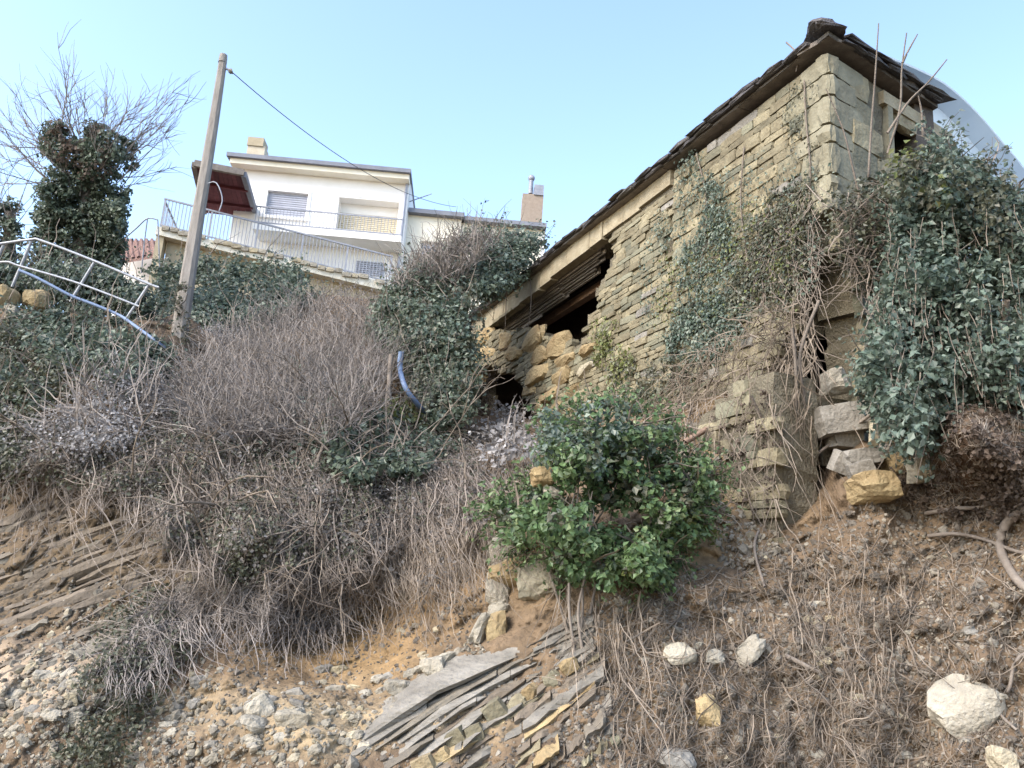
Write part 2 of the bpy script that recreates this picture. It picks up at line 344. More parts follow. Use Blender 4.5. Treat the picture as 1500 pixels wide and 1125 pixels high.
# soil colour: earth differs over the slope
gx = np.concatenate([np.tile(gu, len(pre)), GX.ravel(), np.tile(gu, len(post))]); gy = np.concatenate([np.full(NU*len(pre), 1420.), GY.ravel(), np.tile(gtop, len(post))])
pp = allr.reshape(-1, 3)
base = np.array([.095, .077, .060]); colr = np.tile(base, (len(pp), 1))
def blend(mask, c): 
    global colr
    colr = colr*(1-mask[:, None]) + np.array(c)*mask[:, None]
def spot(cx, cy, rx, ry, nz=.8):
    d = np.sqrt(((gx-cx)/rx)**2 + ((gy-cy)/ry)**2) + nz*fbm(pp*1.7+3, 3); return np.clip(1.5-d*1.2, 0, 1)
blend(np.clip(.5+1.3*fbm(pp*1.3+40, 4), 0, 1)*.55, (.145, .12, .09))
blend(spot(520, 950, 150, 80), (.215, .165, .10))
blend(spot(640, 830, 140, 120)*.9, (.21, .165, .11))
blend(spot(100, 820, 190, 120), (.10, .086, .066))
blend(spot(20, 1010, 170, 60), (.26, .23, .19))
blend(spot(480, 1060, 230, 60), (.235, .205, .15))
blend(spot(950, 1000, 170, 160)*.8, (.14, .113, .083))
blend(spot(1060, 690, 110, 130), (.185, .147, .097))
blend(spot(1440, 670, 100, 80), (.075, .056, .044))
blend(spot(1330, 1000, 240, 200)*.8, (.115, .096, .077))
colr = colr*np.array([1.42, 1.31, 1.19])
ca = hill.data.color_attributes.new('soil', 'FLOAT_COLOR', 'POINT')
ca.data.foreach_set('color', np.hstack([colr, np.ones((len(colr), 1))]).astype(np.float32).ravel())

# ------------------------------------------------------------------ planes to build facades on
class Plane:
    def __init__(s, A, B, out=None):
        s.A = np.array(A, float); d = np.array(B)-s.A; s.slope = d[2]/np.linalg.norm(d[:2]); d[2] = 0; s.L = np.linalg.norm(d); s.u = d/s.L
        s.n = np.array([s.u[1], -s.u[0], 0]); s.n = s.n if s.n @ (C-s.A) > 0 else -s.n; s.z = np.array([0, 0, 1.0])
    def uv(s, px, py, out=0):
        q = ray(px, py); t = ((s.A + s.n*out - C) @ s.n)/(q @ s.n); p = C + q*np.asarray(t)[..., None]
        return (p-s.A) @ s.u, s.A[2]-p[..., 2]      # distance along, depth below the top line
    def pt(s, a, h, out=0):
        a = np.asarray(a, float)[..., None]; h = np.asarray(h, float)[..., None]; out = np.asarray(out, float)[..., None]
        return s.A + s.u*a - s.z*h + s.n*out
    def box(s, a0, a1, h0, h1, o0, o1, shear=0):
        v = box8(s.pt(a0, h1, o0), s.u*(a1-a0) - s.z*shear, s.z*(h1-h0), s.n*(o1-o0)); return v, BOXF
    def pbox(s, x0, y0, x1, y1, o0, o1):   # from two opposite pixels on the plane
        a, h = s.uv(np.array([x0, x1]), np.array([y0, y1]), o1); return s.box(min(a), max(a), min(h), max(h), o0, o1)

# ------------------------------------------------------------------ the stone house
A = P(1212, 75, 9.0); B = atz(688, 480, A[2]); D = atz(1358, 182, A[2]-.12)
WL = Plane(A, B); WR = Plane(A, D)
LW = WL.L; LR = 1.7
house = thing('stone_house', 'old rubble stone house with slate eaves and a collapsed hole in its long wall', 'house', WL.pt(5.5, 4.0, -1.5))
hole1 = [(700, 492), (895, 340), (902, 362), (897, 395), (880, 408), (876, 430), (882, 444), (862, 464), (860, 488), (850, 508), (775, 486), (730, 486)]
hole2 = [(716, 536), (757, 548), (776, 585), (784, 615), (700, 640), (700, 545)]
hole3 = [(1168, 405), (1180, 378), (1205, 360), (1240, 366), (1240, 575), (1120, 585), (1138, 520), (1160, 465)]
hole3b = [(1150, 372), (1238, 364), (1258, 400), (1252, 440), (1270, 480), (1262, 520), (1272, 590), (1150, 620)]
hole4 = [(930, 300), (940, 298), (948, 318), (940, 322)]
holes = [hole1, hole2, hole3, hole4]
wallpoly = [(1215, 60), (684, 476), (690, 640), (790, 660), (860, 660), (1000, 620), (1130, 575), (1215, 570)]
def wall_ok(px, py, poly, hs):
    ok = inpoly(px, py, poly)
    for h in hs: ok &= ~inpoly(px, py, h)
    return ok
def build_core(pl, L, hmax, hs, name, s0=0.0, th=.45, cell=.12, inside=None, parent=None):
    ns = int(round((L-s0)/cell)); nh = int(hmax/cell); parts = []; keep = np.zeros((ns+2, nh+2), bool)
    sc = s0 + (np.arange(ns)+.5)*cell; hc = (np.arange(nh)+.5)*cell
    SS, HH = np.meshgrid(sc, hc, indexing='ij'); px, py = proj(pl.pt(SS, HH, -.05).reshape(-1, 3))
    ok = np.ones(px.shape, bool)
    for h in hs: ok &= ~inpoly(px, py, h)
    if inside is not None: ok &= inpoly(px, py, inside)
    keep[1:-1, 1:-1] = ok.reshape(ns, nh); V = {}; vl = []; Fc = []
    def vid(i, j, k):
        if (i, j, k) not in V:
            V[(i, j, k)] = len(vl); jit = rng.normal(0, .018, 2); vl.append(pl.pt(s0+i*cell+jit[0], j*cell+(jit[1] if j else 0), -.032 if k == 0 else -.06-th))
        return V[(i, j, k)]
    for i in range(ns):
        for j in range(nh):
            if not keep[i+1, j+1]: continue
            Fc.append([vid(i, j, 0), vid(i, j+1, 0), vid(i+1, j+1, 0), vid(i+1, j, 0)]); Fc.append([vid(i, j, 1), vid(i+1, j, 1), vid(i+1, j+1, 1), vid(i, j+1, 1)])
            if not keep[i, j+1]: Fc.append([vid(i, j, 0), vid(i, j, 1), vid(i, j+1, 1), vid(i, j+1, 0)])
            if not keep[i+2, j+1]: Fc.append([vid(i+1, j, 0), vid(i+1, j+1, 0), vid(i+1, j+1, 1), vid(i+1, j, 1)])
            if not keep[i+1, j]: Fc.append([vid(i, j, 0), vid(i+1, j, 0), vid(i+1, j, 1), vid(i, j, 1)])
            if not keep[i+1, j+2]: Fc.append([vid(i, j+1, 0), vid(i, j+1, 1), vid(i+1, j+1, 1), vid(i+1, j+1, 0)])
    return obj(name, np.array(vl), np.array(Fc), 'mortar', parent or house)
core = build_core(WL, LW, 4.6, holes, 'long_wall', s0=.22)
winp = [(1291, 140), (1352, 196), (1356, 250), (1291, 235)]
core2 = build_core(WR, LR, 4.4, [winp, hole3b], 'short_wall', s0=.22)

def courses(pl, s0, s1, h0, h1, hr, wr, poly, hs, ragged=.0):
    out = []; h = h0
    while h < h1:
        rh = rng.uniform(*hr); s = s0 + rng.uniform(-ragged, ragged)
        while s < s1:
            wd = rng.uniform(*wr)
            if s+wd > s1-.1: wd = s1-s
            if wd < .07: break
            px, py = proj(pl.pt(s+wd/2, h+rh/2, 0))
            if wall_ok(px, py, poly, hs):
                k = 2 if (rh > .14 and wd < .35 and rng.random() < .3) else 1
                for q in range(k): out.append((s+wd/2, h+rh*(q+.5)/k, wd, rh/k))
            s += wd
        h += rh
    return out
def lay(pl, lst, parent, mats, sname, nind, gap=.007, kindm='lime_s'):
    def pxarea(t): 
        d = (pl.pt(t[0], t[1], 0)-C) @ Fw; return t[2]*t[3]/d/d
    lst = sorted(lst, key=pxarea, reverse=True); rest = []
    for i, (s, h, wd, rh) in enumerate(lst):
        th = rng.uniform(.10, .15); out = rng.normal(.0, .011); k = int(rng.integers(len(BLK)))
        c = pl.pt(s, h, out-th*.3); rot = rng.normal(0, .022); yaw = rng.normal(0, .018)
        e1 = nrm(pl.u*math.cos(rot) + pl.z*math.sin(rot) + pl.n*yaw); e3 = nrm(pl.n - e1*(pl.n @ e1)); e2 = np.cross(e3, e1)
        g = gap*rng.uniform(.4, 1.6); sz = (max(wd-g, .05)*1.04, max(rh-g, .04)*1.05, th)
        if i < nind: inst(sname, 'blk', k, mats[0] if rng.random() > .07 else mats[1], c, e1*sz[0], e2*sz[1], e3*sz[2], parent)
        else:
            v, q = BLK[k]; rest.append((c + v[:, :1]*e1*sz[0] + v[:, 1:2]*e2*sz[1] + v[:, 2:]*e3*sz[2], q))
    if rest:
        V, q = join(rest); obj('small_wall_stones', V, q, kindm, parent, rnd=np.repeat(rng.random(len(rest)), 24), kind='stuff')
stones = courses(WL, .36, 3.0, .05, 1.5, (.09, .19), (.16, .6), wallpoly, holes, .06)
stones += courses(WL, .36, 3.1, 1.5, 4.2, (.06, .125), (.12, .45), wallpoly, holes, .06)
stones += courses(WL, 3.05, LW-.05, .30, 4.5, (.06, .12), (.13, .48), wallpoly, holes, .2)
lay(WL, stones, core, ('lime', 'grey'), 'stone', 300)
rpoly = [(1215, 60), (1360, 180), (1420, 330), (1345, 660), (1210, 660), (1212, 380)]
stones = courses(WR, .36, LR, .05, 1.4, (.18, .34), (.3, .7), rpoly, [winp, hole3b])
stones += courses(WR, .1, LR, 1.4, 4.2, (.14, .26), (.22, .5), rpoly, [winp, hole3b])
lay(WR, stones, core2, ('lime', 'quoin'), 'stone', 200, .009)
# corner quoins, each turning the corner
cor = thing_corner = None
h = .04; k = 0
while h < 1.85:
    rh = rng.uniform(.2, .42) if h < 1.3 else rng.uniform(.14, .24); a, b = (.52, .50) if k % 2 else (.42, .62)
    for pl, wd, other in ((WL, a-.06, WR), (WR, b-.06, WL)):
        e1 = pl.u; wd = wd+.05; c = pl.pt(-.02+wd/2, h+rh/2, -.045); inst('quoin', 'blk', int(rng.integers(16)), 'quoin', c, e1*wd*1.08, np.array([0, 0, 1.0])*(rh*.97), pl.n*.16, core if pl is WL else core2)
    h += rh; k += 1
# far walls close the house off, coloured dark to deepen the shade inside
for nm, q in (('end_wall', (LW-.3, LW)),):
    v = box8(WL.pt(LW-.35, 4.2, -.52), -WL.n*1.9 + WL.u*0, np.array([0, 0, 4.27]), WL.u*.3); obj(nm, v, BOXF, 'darkwood_and_shade', house)
bk = WL.pt(0, 0, 0) + WR.u*LR; v = box8(bk-np.array([0, 0, 4.2]) - WL.u*.0, WL.u*(LW-.3), np.array([0, 0, 4.28]), -WL.n*.3); obj('back_wall', v, BOXF, 'darkwood_and_shade', house)
# window in the short wall
wa, wh = WR.uv(np.array([1292, 1350]), np.array([150, 232]), -.1)
ww0, ww1 = wa.min(), wa.max(); h0 = WR.uv(1292, 152)[1]; h1 = h0+.95
win = obj('window', *WR.box(ww0-.02, ww1+.3, h0, h1, -.40, -.36), 'darkwood_and_shade', house)
for nm, bx, mm in (('lintel', (ww0-.18, ww1+.5, h0-.16, h0, -.2, .035), 'band'), ('jamb', (ww0-.1, ww0, h0, h1, -.3, .03), 'quoin'), ('sash_bar', (ww0+.28, ww0+.34, h0, h1, -.35, -.30), 'darkwood_and_shade'), ('transom', (ww0, ww1+.3, h0+.42, h0+.48, -.352, -.31), 'darkwood_and_shade')):
    obj(nm, *WR.box(*bx), mm, win)

# roof: deck, eave boards, slates, ridge lump
deckz = .06
def roof_edge(pl, L, start, par, n_ax):
    # boards under the slates
    s = start
    while s < L:
        e = min(s+rng.uniform(1.2, 2.2), L)
        obj('eave_board', *pl.box(s, e-.015, -.10+rng.normal(0, .006), -.055+rng.normal(0, .004), -.3, .13+rng.normal(0, .008)), 'eave', par); s = e
    for layer, (dz, ov, stp) in enumerate(((.10, .20, .40), (.14, .215, .46))):
        s = .12 + rng.uniform(-.05, 0)
        while s < L+.05:
            wd = stp*rng.uniform(.8, 1.25); sag = .03*math.sin(s*1.3)
            if layer == 2 and rng.random() < .35: s += wd; continue
            o = ov + rng.normal(0, .018); z = dz + rng.normal(0, .008) + sag*.5
            e3 = nrm(pl.n*1.0 - np.array([0, 0, .22])+pl.u*rng.normal(0, .04)); e1 = nrm(pl.u + np.array([0, 0, rng.normal(0, .03)])); e2 = np.cross(e3, e1)
            c = pl.pt(s+wd/2, -z-.05, o-.28)
            inst('slate', 'blk', int(rng.integers(16)), 'tile', c, e1*wd*1.06, e2*rng.uniform(.035, .06), e3*.58, par); s += wd
pitch = .20
apex1 = WL.pt(1.6, 0, 0) + WR.u*1.1; apex1[2] += .4; apex2 = WL.pt(LW-1.5, 0, 0) + WR.u*1.1; apex2[2] += .4
c0 = WL.pt(0, -.11, 0) + nrm(WL.n+WR.n)*.2; c1 = WL.pt(LW+.1, -.11, .16); c2 = c1+WR.u*(LR+.55); c3 = c0+WR.u*(LR+.45)
V = np.array([c0, c1, c2, c3, apex1, apex2]); V2 = V - np.array([0, 0, .05])
V = np.vstack([V, V2]); q = [[0, 1, 5, 4], [1, 2, 5, 5], [2, 3, 4, 5], [3, 0, 4, 4], [6, 10, 11, 7], [7, 11, 8, 8], [8, 11, 10, 9], [9, 10, 6, 6], [0, 6, 7, 1], [1, 7, 8, 2], [2, 8, 9, 3], [3, 9, 6, 0]]
tri = []
for a in q:
    tri.append([a[0], a[1], a[2]]); 
    if a[3] != a[2]: tri.append([a[0], a[2], a[3]])
roof = obj('roof', V, tri, 'tile', house)
roof_edge(WL, LW+.12, -.12, roof, 0); roof_edge(WR, LR, -.12, roof, 1)
hc = c0 + np.array([0, 0, .09])
d = nrm(apex1-c0); _sx = nrm(np.cross(d, [0, 0, 1]))
inst('hip_slate', 'bld', 4, 'tile', hc+d*.08-np.array([0, 0, .03]), _sx*.42, nrm(np.cross(_sx, d))*.10, d*.4, roof); inst('hip_slate', 'bld', 6, 'tile', hc+d*.34+np.array([0, 0, .02]), _sx*.34, nrm(np.cross(_sx, d))*.09, d*.34, roof)
# plaster band under the eave above the hole, in cracked lengths
s = 3.1
bandh = lambda s: np.interp(s, [3, 5.5, 8, LW], [.20, .27, .34, .40])
while s < LW-.02:
    e = min(s+rng.uniform(.45, .95), LW); hh = float(bandh(s)); obj('plaster_band', *WL.box(s, e-.012, .0+rng.normal(0, .008)-.05, hh+rng.normal(0, .015), -.14, .02+rng.normal(0, .008)), 'band', core); s = e
# broken board soffit inside the hole
nb = 9
for k in range(nb):      # a hanging skirt of lath boards, leaning inward and ragged below
    t0 = k/nb; out = -.08-.40*t0; a0, hA = WL.uv(884-10*t0, 352+44*t0, out); a1, hB = WL.uv(708+64*t0, 472+10*t0, out)
    hA, hB = float(hA), float(hB); jit = rng.uniform(-.25, .15)
    a0 = float(a0)+jit; a1 = float(a1)+.25; nseg = 3
    for m in range(nseg):
        b0_ = a0+(a1-a0)*m/nseg; b1_ = a0+(a1-a0)*(m+1)/nseg-.01; hm = hA+(hB-hA)*(m+.5)/nseg; hm2 = .55*hm+.45*(hA*.5+hB*.5)
        obj('soffit_board', *WL.box(b0_, b1_, hm2-.07+rng.normal(0, .01), hm2+.085+rng.normal(0, .012), out-.03, out+rng.normal(0, .006)), 'soffit', core)
b0, hh = WL.uv(780, 478, -.7); b1, _ = WL.uv(885, 455, -.7)
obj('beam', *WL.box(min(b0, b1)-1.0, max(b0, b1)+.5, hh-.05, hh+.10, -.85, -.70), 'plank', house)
obj('beam', *WL.box(min(b0, b1)-1.0, max(b0, b1)+.5, hh-.62, hh-.50, -1.3, -1.15), 'darkwood_and_shade', house)
# ochre rubble lintel under the hole
for i, (x, y, wd, hg, a) in enumerate([(708, 492, 40, 26, -.1), (742, 497, 44, 30, .05), (782, 500, 46, 32, .1), (822, 506, 40, 30, .1), (716, 514, 42, 22, 0), (752, 520, 40, 22, .1), (790, 524, 44, 28, .15), (828, 530, 42, 24, -.2), (790, 552, 40, 26, .1), (825, 553, 40, 26, -.2), (776, 572, 34, 20, .3), (808, 578, 36, 24, -.3), (790, 596, 30, 20, -.3), (700, 520, 26, 34, 1.2), (696, 548, 26, 34, 1.3), (694, 580, 26, 40, 1.4), (692, 612, 26, 34, 1.4), (840, 575, 34, 20, -.4), (858, 540, 34, 18, -.5), (862, 515, 30, 16, -.5), (812, 606, 40, 24, -.3), (848, 600, 40, 20, -.4)]):
    aa, hh = WL.uv(x, y, 0); d = (WL.pt(aa, hh)-C) @ Fw; sc = d/f; fs = 1/abs(WL.u @ Rt)
    e1 = nrm(WL.u*math.cos(a*.4)+WL.z*math.sin(a*.4)); e3 = nrm(WL.n+rng.normal(0, .12, 3)); e2 = np.cross(e3, e1)
    inst('stone', 'bld', i % 14, 'ochre', WL.pt(aa, hh, -.09+rng.uniform(0, .07)), e1*wd*sc*1.7, e2*hg*sc*1.1, e3*.3, core)

# ------------------------------------------------------------------ plastic tunnel behind the house
prof = np.array([(1290, 78), (1340, 98), (1385, 122), (1428, 160), (1468, 206), (1504, 250), (1540, 310), (1570, 390)], float)
pp3 = spline(P(prof[:, 0], prof[:, 1], np.linspace(12.0, 11.2, 8)), 26); bv = np.array([-.25, 1, 0])*5
tun = thing('plastic_tunnel', 'pale blue translucent plastic sheet arched behind the slate roof', 'canopy', pp3[-1]-np.array([0, 0, 3]))
def sheet(line, vec, th):
    n = len(line); nn = np.array([0, -.3, 1.0]); V = np.vstack([line, line+vec, line-nn*th, line+vec-nn*th]); i = np.arange(n-1)
    Fq = np.vstack([np.stack([i, i+1, n+i+1, n+i], 1), np.stack([2*n+i, 3*n+i, 3*n+i+1, 2*n+i+1], 1), np.stack([i, 2*n+i, 2*n+i+1, i+1], 1), np.stack([n+i, n+i+1, 3*n+i+1, 3*n+i], 1)]); return V, Fq
obj('cover', *sheet(pp3, bv, .025), 'sheet', tun, smooth=False)
inn = pp3 + np.array([.0, .35, -.12]); low = inn.copy(); low[:, 2] = pp3[-1, 2]-3
n = len(inn); V = np.vstack([inn, low, inn+np.array([0, .03, 0]), low+np.array([0, .03, 0])]); i = np.arange(n-1)
obj('end_sheet', V, np.vstack([np.stack([i, n+i, n+i+1, i+1], 1), np.stack([2*n+i, 2*n+i+1, 3*n+i+1, 3*n+i], 1)]), 'sheet', tun)
for k in (4, 14, 25):
    for t in (.0,): tubeobj('hoop', spline(pp3+bv*(k/26.)-np.array([0, 0, .07]), 20), .014, .014, 'galv', tun)

# ------------------------------------------------------------------ white house on the hill
A1 = P(352, 247, 28.0); B1 = atz(600, 270, A1[2]); WH = Plane(A1, B1); LH = WH.L
wh = thing('white_house', 'white two storey house with balcony, roller shutters and two chimneys', 'house', WH.pt(LH/2, 8, -3))
a = lambda x, y, o=0: WH.uv(x, y, o)
# facade as pieces round the openings
w0, hw0 = a(393, 279); w1, hw1 = a(447, 321); l0, hl0 = a(495, 286); l1, hl1 = a(582, 344)
def wall_strips(s0, s1, h0, h1, ops, o0, o1):
    parts = []; s = s0
    for (p0, p1, q0, q1) in ops:
        parts.append(WH.box(s, p0, h0, h1, o0, o1)); parts.append(WH.box(p0, p1, h0, q0, o0, o1)); parts.append(WH.box(p0, p1, q1, h1, o0, o1)); s = p1
    parts.append(WH.box(s, s1, h0, h1, o0, o1)); return join(parts)
obj('wall', *wall_strips(0, LH, .0, 9, [(w0, w1, hw0, hw1), (l0, l1, hl0, hl1)], -.3, 0), 'white', wh)
obj('side_wall', *WH.box(LH-.3, LH+.02, -.35, 9, -6, -.302), 'white', wh)
obj('gable_wall', *WH.box(-.001, .3, 0, 9, -6, -.302), 'white', wh)
obj('back_wall', *WH.box(0, LH, 0, 9, -6.3, -6.01), 'white', wh)
for nm, (s0, s1, h0, h1, oo, mm) in dict(window=(w0, w1, hw0, hw1, -.12, 'shutter'), loggia_shutter=(l0, l1, hl0+.4, hl1, -.5, 'shutb')).items():
    t = obj(nm, *WH.box(s0, s1, h0, h1, oo-.05, oo), mm, wh); nsl = 12
    for k in range(nsl):
        hh = h0+(h1-h0)*k/nsl; obj('slat', *WH.box(s0+.03, s1-.03, hh+.012, hh+(h1-h0)/nsl-.012, oo+.001, oo+.025), mm, t)
# loggia recess
obj('loggia_reveal', *join([WH.box(l0-.01, l0+.05, hl0, hl1, -.6, -.02), WH.box(l1-.05, l1+.01, hl0, hl1, -.6, -.02), WH.box(l0+.05, l1-.05, hl0-.01, hl0+.05, -.6, -.02), WH.box(l0+.05, l1-.05, hl0+.05, hl0+.42, -.56, -.5)]), 'white', wh)
obj('window_surround', *join([WH.box(w0-.1, w0, hw0-.1, hw1+.1, -.02, .04), WH.box(w1, w1+.1, hw0-.1, hw1+.1, -.02, .04), WH.box(w0, w1, hw0-.1, hw0, -.02, .04), WH.box(w0-.15, w1+.15, hw1, hw1+.09, -.02, .1)]), 'white', wh)
rf = obj('roof', *WH.box(-.35, LH+.05, -.30, -.16, -6.5, .55), 'roofed', wh); obj('cornice', *WH.box(-.25, LH, -.16, .02, -6.3, .42), 'cream', rf)
gp = WH.pt(LH-.12, -.12, .50); tubeobj('gutter', [WH.pt(-.3, -.14, .58), WH.pt(LH/2, -.135, .58), WH.pt(LH, -.13, .58)], .05, .05, 'steel', rf) if 0 else None
dp = WH.pt(LH-.1, .02, .05); tubeobj('downpipe', [dp, dp-np.array([0, 0, 2.0]), dp-np.array([0, 0, 4.5])], .04, .04, 'shutter', wh)
# right hand wings
r0, hr0 = a(604, 306); r1, _ = a(676, 313); r2, hr2 = a(797, 326)
hr0 = float(hr0); hr2 = float(a(735, 321)[1])
sw, hsw0 = a(617, 344); sw1, hsw1 = a(641, 372)
obj('wing_wall', *join([WH.box(LH+.02, sw, hr0, 8, -.8, -.5), WH.box(sw, sw1, hr0, hsw0, -.8, -.5), WH.box(sw, sw1, hsw1, 8, -.8, -.5), WH.box(sw1, r1, hr0, 8, -.8, -.5)]), 'cream', wh)
wg = obj('wing_window', *WH.box(sw, sw1, hsw0, hsw1, -.75, -.68), 'shutter', wh)
obj('low_wing_wall', *WH.box(r1, r2, hr2, 8, -5, -.6), 'cream', wh)
obj('wing_back', *WH.box(LH+.02, r1, hr0, 8, -5, -4.8), 'cream', wh)
obj('wing_roof', *WH.box(LH+.03, r1+.1, hr0-.16, hr0, -5.4, -.25), 'roofed', wh); obj('low_wing_roof', *WH.box(r1+.11, r2+.12, hr2-.14, hr2, -5.4, -.3), 'roofed', wh)
obj('wing_pilaster', *WH.box(r2-.02, r2+.12, hr2+.03, 8, -3, -.62), 'white', wh)
# chimneys
def chim(x0, y0, x1, y1, cx0, cy0, cx1, cy1, o, mm):
    s0, hA = a(x0, y0, o); s1, hB = a(x1, y1, o); t = obj('chimney', *WH.box(s0, s1, hA, hB+.25, o-.55, o), mm, rf)
    q0, qa = a(cx0, cy0, o); q1, qb = a(cx1, cy1, o); obj('cap', *WH.box(q0, q1, qa, hA+.03, o-.6, o+.05), 'under' if mm == 'chim' else 'steel', t); return t
W[rf.name] = W[wh.name]
c1_ = chim(363, 212, 385, 238, 364, 201, 386, 212, -2.0, 'chim')
c2_ = chim(766, 283, 794, 322, 783, 271, 796, 284, -1.5, 'brick')
s_, h_ = a(777, 284, -1.7); pc = WH.pt(s_, h_, -1.7)
tubeobj('flue', [pc, pc+np.array([0, 0, .35]), pc+np.array([0, 0, .55])], .085, .085, 'steel', c2_)
v, q = BLD[0]; obj('flue_cap', pc+np.array([0, 0, .63])+nrm(v)*.13, q, 'steel', c2_, smooth=True)
# balcony before the facade
bx0, bh0 = a(372, 326, .9); bx1, bh1 = a(588, 349, .9); bt = float((bh0+bh1)/2)
obj('balcony', *WH.box(bx0, bx1, bt, bt+.22, .002, 1.0), 'white', wh)
br = obj('balcony_rail', *join([WH.box(bx0, bx1, bt-.62, bt-.575, .93, .97), WH.box(bx0, bx1, bt-.07, bt-.03, .935, .965)]), 'steel', wh)
for k in range(44):
    s = bx0+.04+(bx1-bx0-.08)*k/43; obj('baluster', *WH.box(s-.01, s+.01, bt-.574, bt+.01, .94, .96), 'steel', br)
# lower storey: vent grille
g0, gh0 = a(522, 382, .0); g1, gh1 = a(562, 406, .0); gr = obj('louvre', *WH.box(g0, g1, gh0, gh1, -.02, .03), 'shutter', wh)
for k in range(7): obj('slat', *WH.box(g0+.03, g1-.03, gh0+(gh1-gh0)*(k+.1)/7, gh0+(gh1-gh0)*(k+.7)/7, .031, .06), 'shutter', gr)
# aerial
s_, h_ = a(598, 296, -.4); pa = WH.pt(s_, h_, -.4); pb = P(632, 284, 28.3)
ar = tubeobj('aerial', [pa, (pa+pb)/2, pb], .02, .015, 'steel', wh)
for k in (.4, .6, .8): c = pa+(pb-pa)*k; tubeobj('aerial_rod', [c-np.array([0, .25, .0])-np.array([0, 0, .12]), c, c+np.array([0, .25, .12])], .008, .008, 'steel', ar)

# terrace in front with its own railing
TA = P(233, 334, 25.0); TB = P(572, 418, 26.2); TP = Plane(TA, TB); tdrop = TA[2]-TB[2]; LT = TP.L
ter = thing('terrace', 'sloping concrete terrace on a beige retaining wall below the white house', 'terrace', TP.pt(LT/2, 7, -1))
def tb(s0, s1, h0, h1, o0, o1): return TP.box(s0, s1, h0+tdrop*s0/LT, h1+tdrop*s0/LT, o0, o1, shear=tdrop*(s1-s0)/LT)
obj('slab', *tb(-.05, LT, .0, .26, -3, .12), 'slabc', ter)
obj('retaining_wall', *tb(.25, LT-.3, .262, 6, -2.8, -.25), 'under', ter); obj('corner_pier', *tb(-.02, .2, .262, 6, -.4, .05), 'under', ter)
for k in range(26):
    s = .1+(LT-.3)*k/26; 
    if rng.random() < .8: inst('coping_stone', 'blk', int(rng.integers(16)), 'pale', TP.pt(s+.12, tdrop*s/LT+.03+rng.normal(0, .02), .1), TP.u*rng.uniform(.2, .32), np.array([0, 0, .14]), TP.n*.2, ter)
tr = thing('terrace_railing', 'grey steel baluster railing along the edge of the terrace', 'railing', TP.pt(LT/2, tdrop/2, 0))
obj('top_rail', *join([tb(0, LT-.02, -1.0, -.95, -.02, .03)]), 'steel', tr); obj('bottom_rail', *tb(0, LT-.02, -.14, -.10, -.015, .025), 'steel', tr)
for k in range(66):
    s = .04+(LT-.1)*k/65; thick = .03 if k % 13 == 0 else .011
    obj('post' if k % 13 == 0 else 'baluster', *tb(s-thick, s+thick, -.949, -.0, -.01, .015), 'steel', tr)
for nm, o0, o1 in (('side_rail', -.949, -.90), ('side_rail', -.14, -.1)):
    v = box8(TP.pt(0, -o0 if 0 else o1, -.05), -TP.n*2.6, np.array([0, 0, .05]), TP.u*.04); obj(nm, v, BOXF, 'steel', tr)
for k in range(14):
    v = box8(TP.pt(0, 0, -.15-k*.18), -TP.n*.02, np.array([0, 0, .93]), TP.u*.02); obj('baluster', v, BOXF, 'steel', tr)
# pergola with red boarded underside
q = [P(284, 243, 24.6), P(357, 257, 25.0), P(376, 320, 28.2), P(300, 312, 27.9)]
pg = thing('porch_roof', 'lean-to porch roof with dark red boarded underside beside the white house', 'porch', (q[0]+q[1]+q[2]+q[3])/4-np.array([0, 0, 2.5]))
upv = np.array([0, 0, .04])
for k in range(11):
    t0, t1 = k/11+.004, (k+1)/11-.004; fr0 = q[0]+(q[1]-q[0])*t0; fr1 = q[0]+(q[1]-q[0])*t1; bk0 = q[3]+(q[2]-q[3])*t0; bk1 = q[3]+(q[2]-q[3])*t1
    V = np.array([fr0, bk0, fr1, bk1, fr0+upv, bk0+upv, fr1+upv, bk1+upv]); obj('board', V, np.array([[0, 1, 3, 2], [4, 6, 7, 5], [0, 2, 6, 4], [1, 5, 7, 3], [0, 4, 5, 1], [2, 3, 7, 6]]), 'redb', pg)
def prism(p, q_, w_, h_):
    d = nrm(q_-p); s = nrm(np.cross(d, [0, 0, 1]))*w_; u_ = nrm(np.cross(s, d))*h_; return box8(p-s/2-u_/2, q_-p, s, u_), BOXF
obj('fascia', *prism(q[0]+upv*2, q[1]+upv*2, .12, .2), 'eave', pg); obj('fascia', *prism(q[1]+upv, q[2]+upv, .14, .18), 'roofed', pg); obj('fascia', *prism(q[0]+upv, q[3]+upv, .14, .18), 'eave', pg)
for (x, y, d) in ((292, 262, 25.2), (330, 268, 25.8)):
    pt_ = P(x, y, d); gnd = pt_.copy(); gnd[2] = TA[2]-.25; obj('post', *prism(gnd, pt_+np.array([0, 0, .25]), .14, .14), 'brick', pg)
for t0 in (.3, .7):
    p0 = q[0]+(q[3]-q[0])*t0-upv; p1 = q[1]+(q[2]-q[1])*t0-upv; obj('rafter', *prism(p0, p1, .08, .1), 'redb', pg)

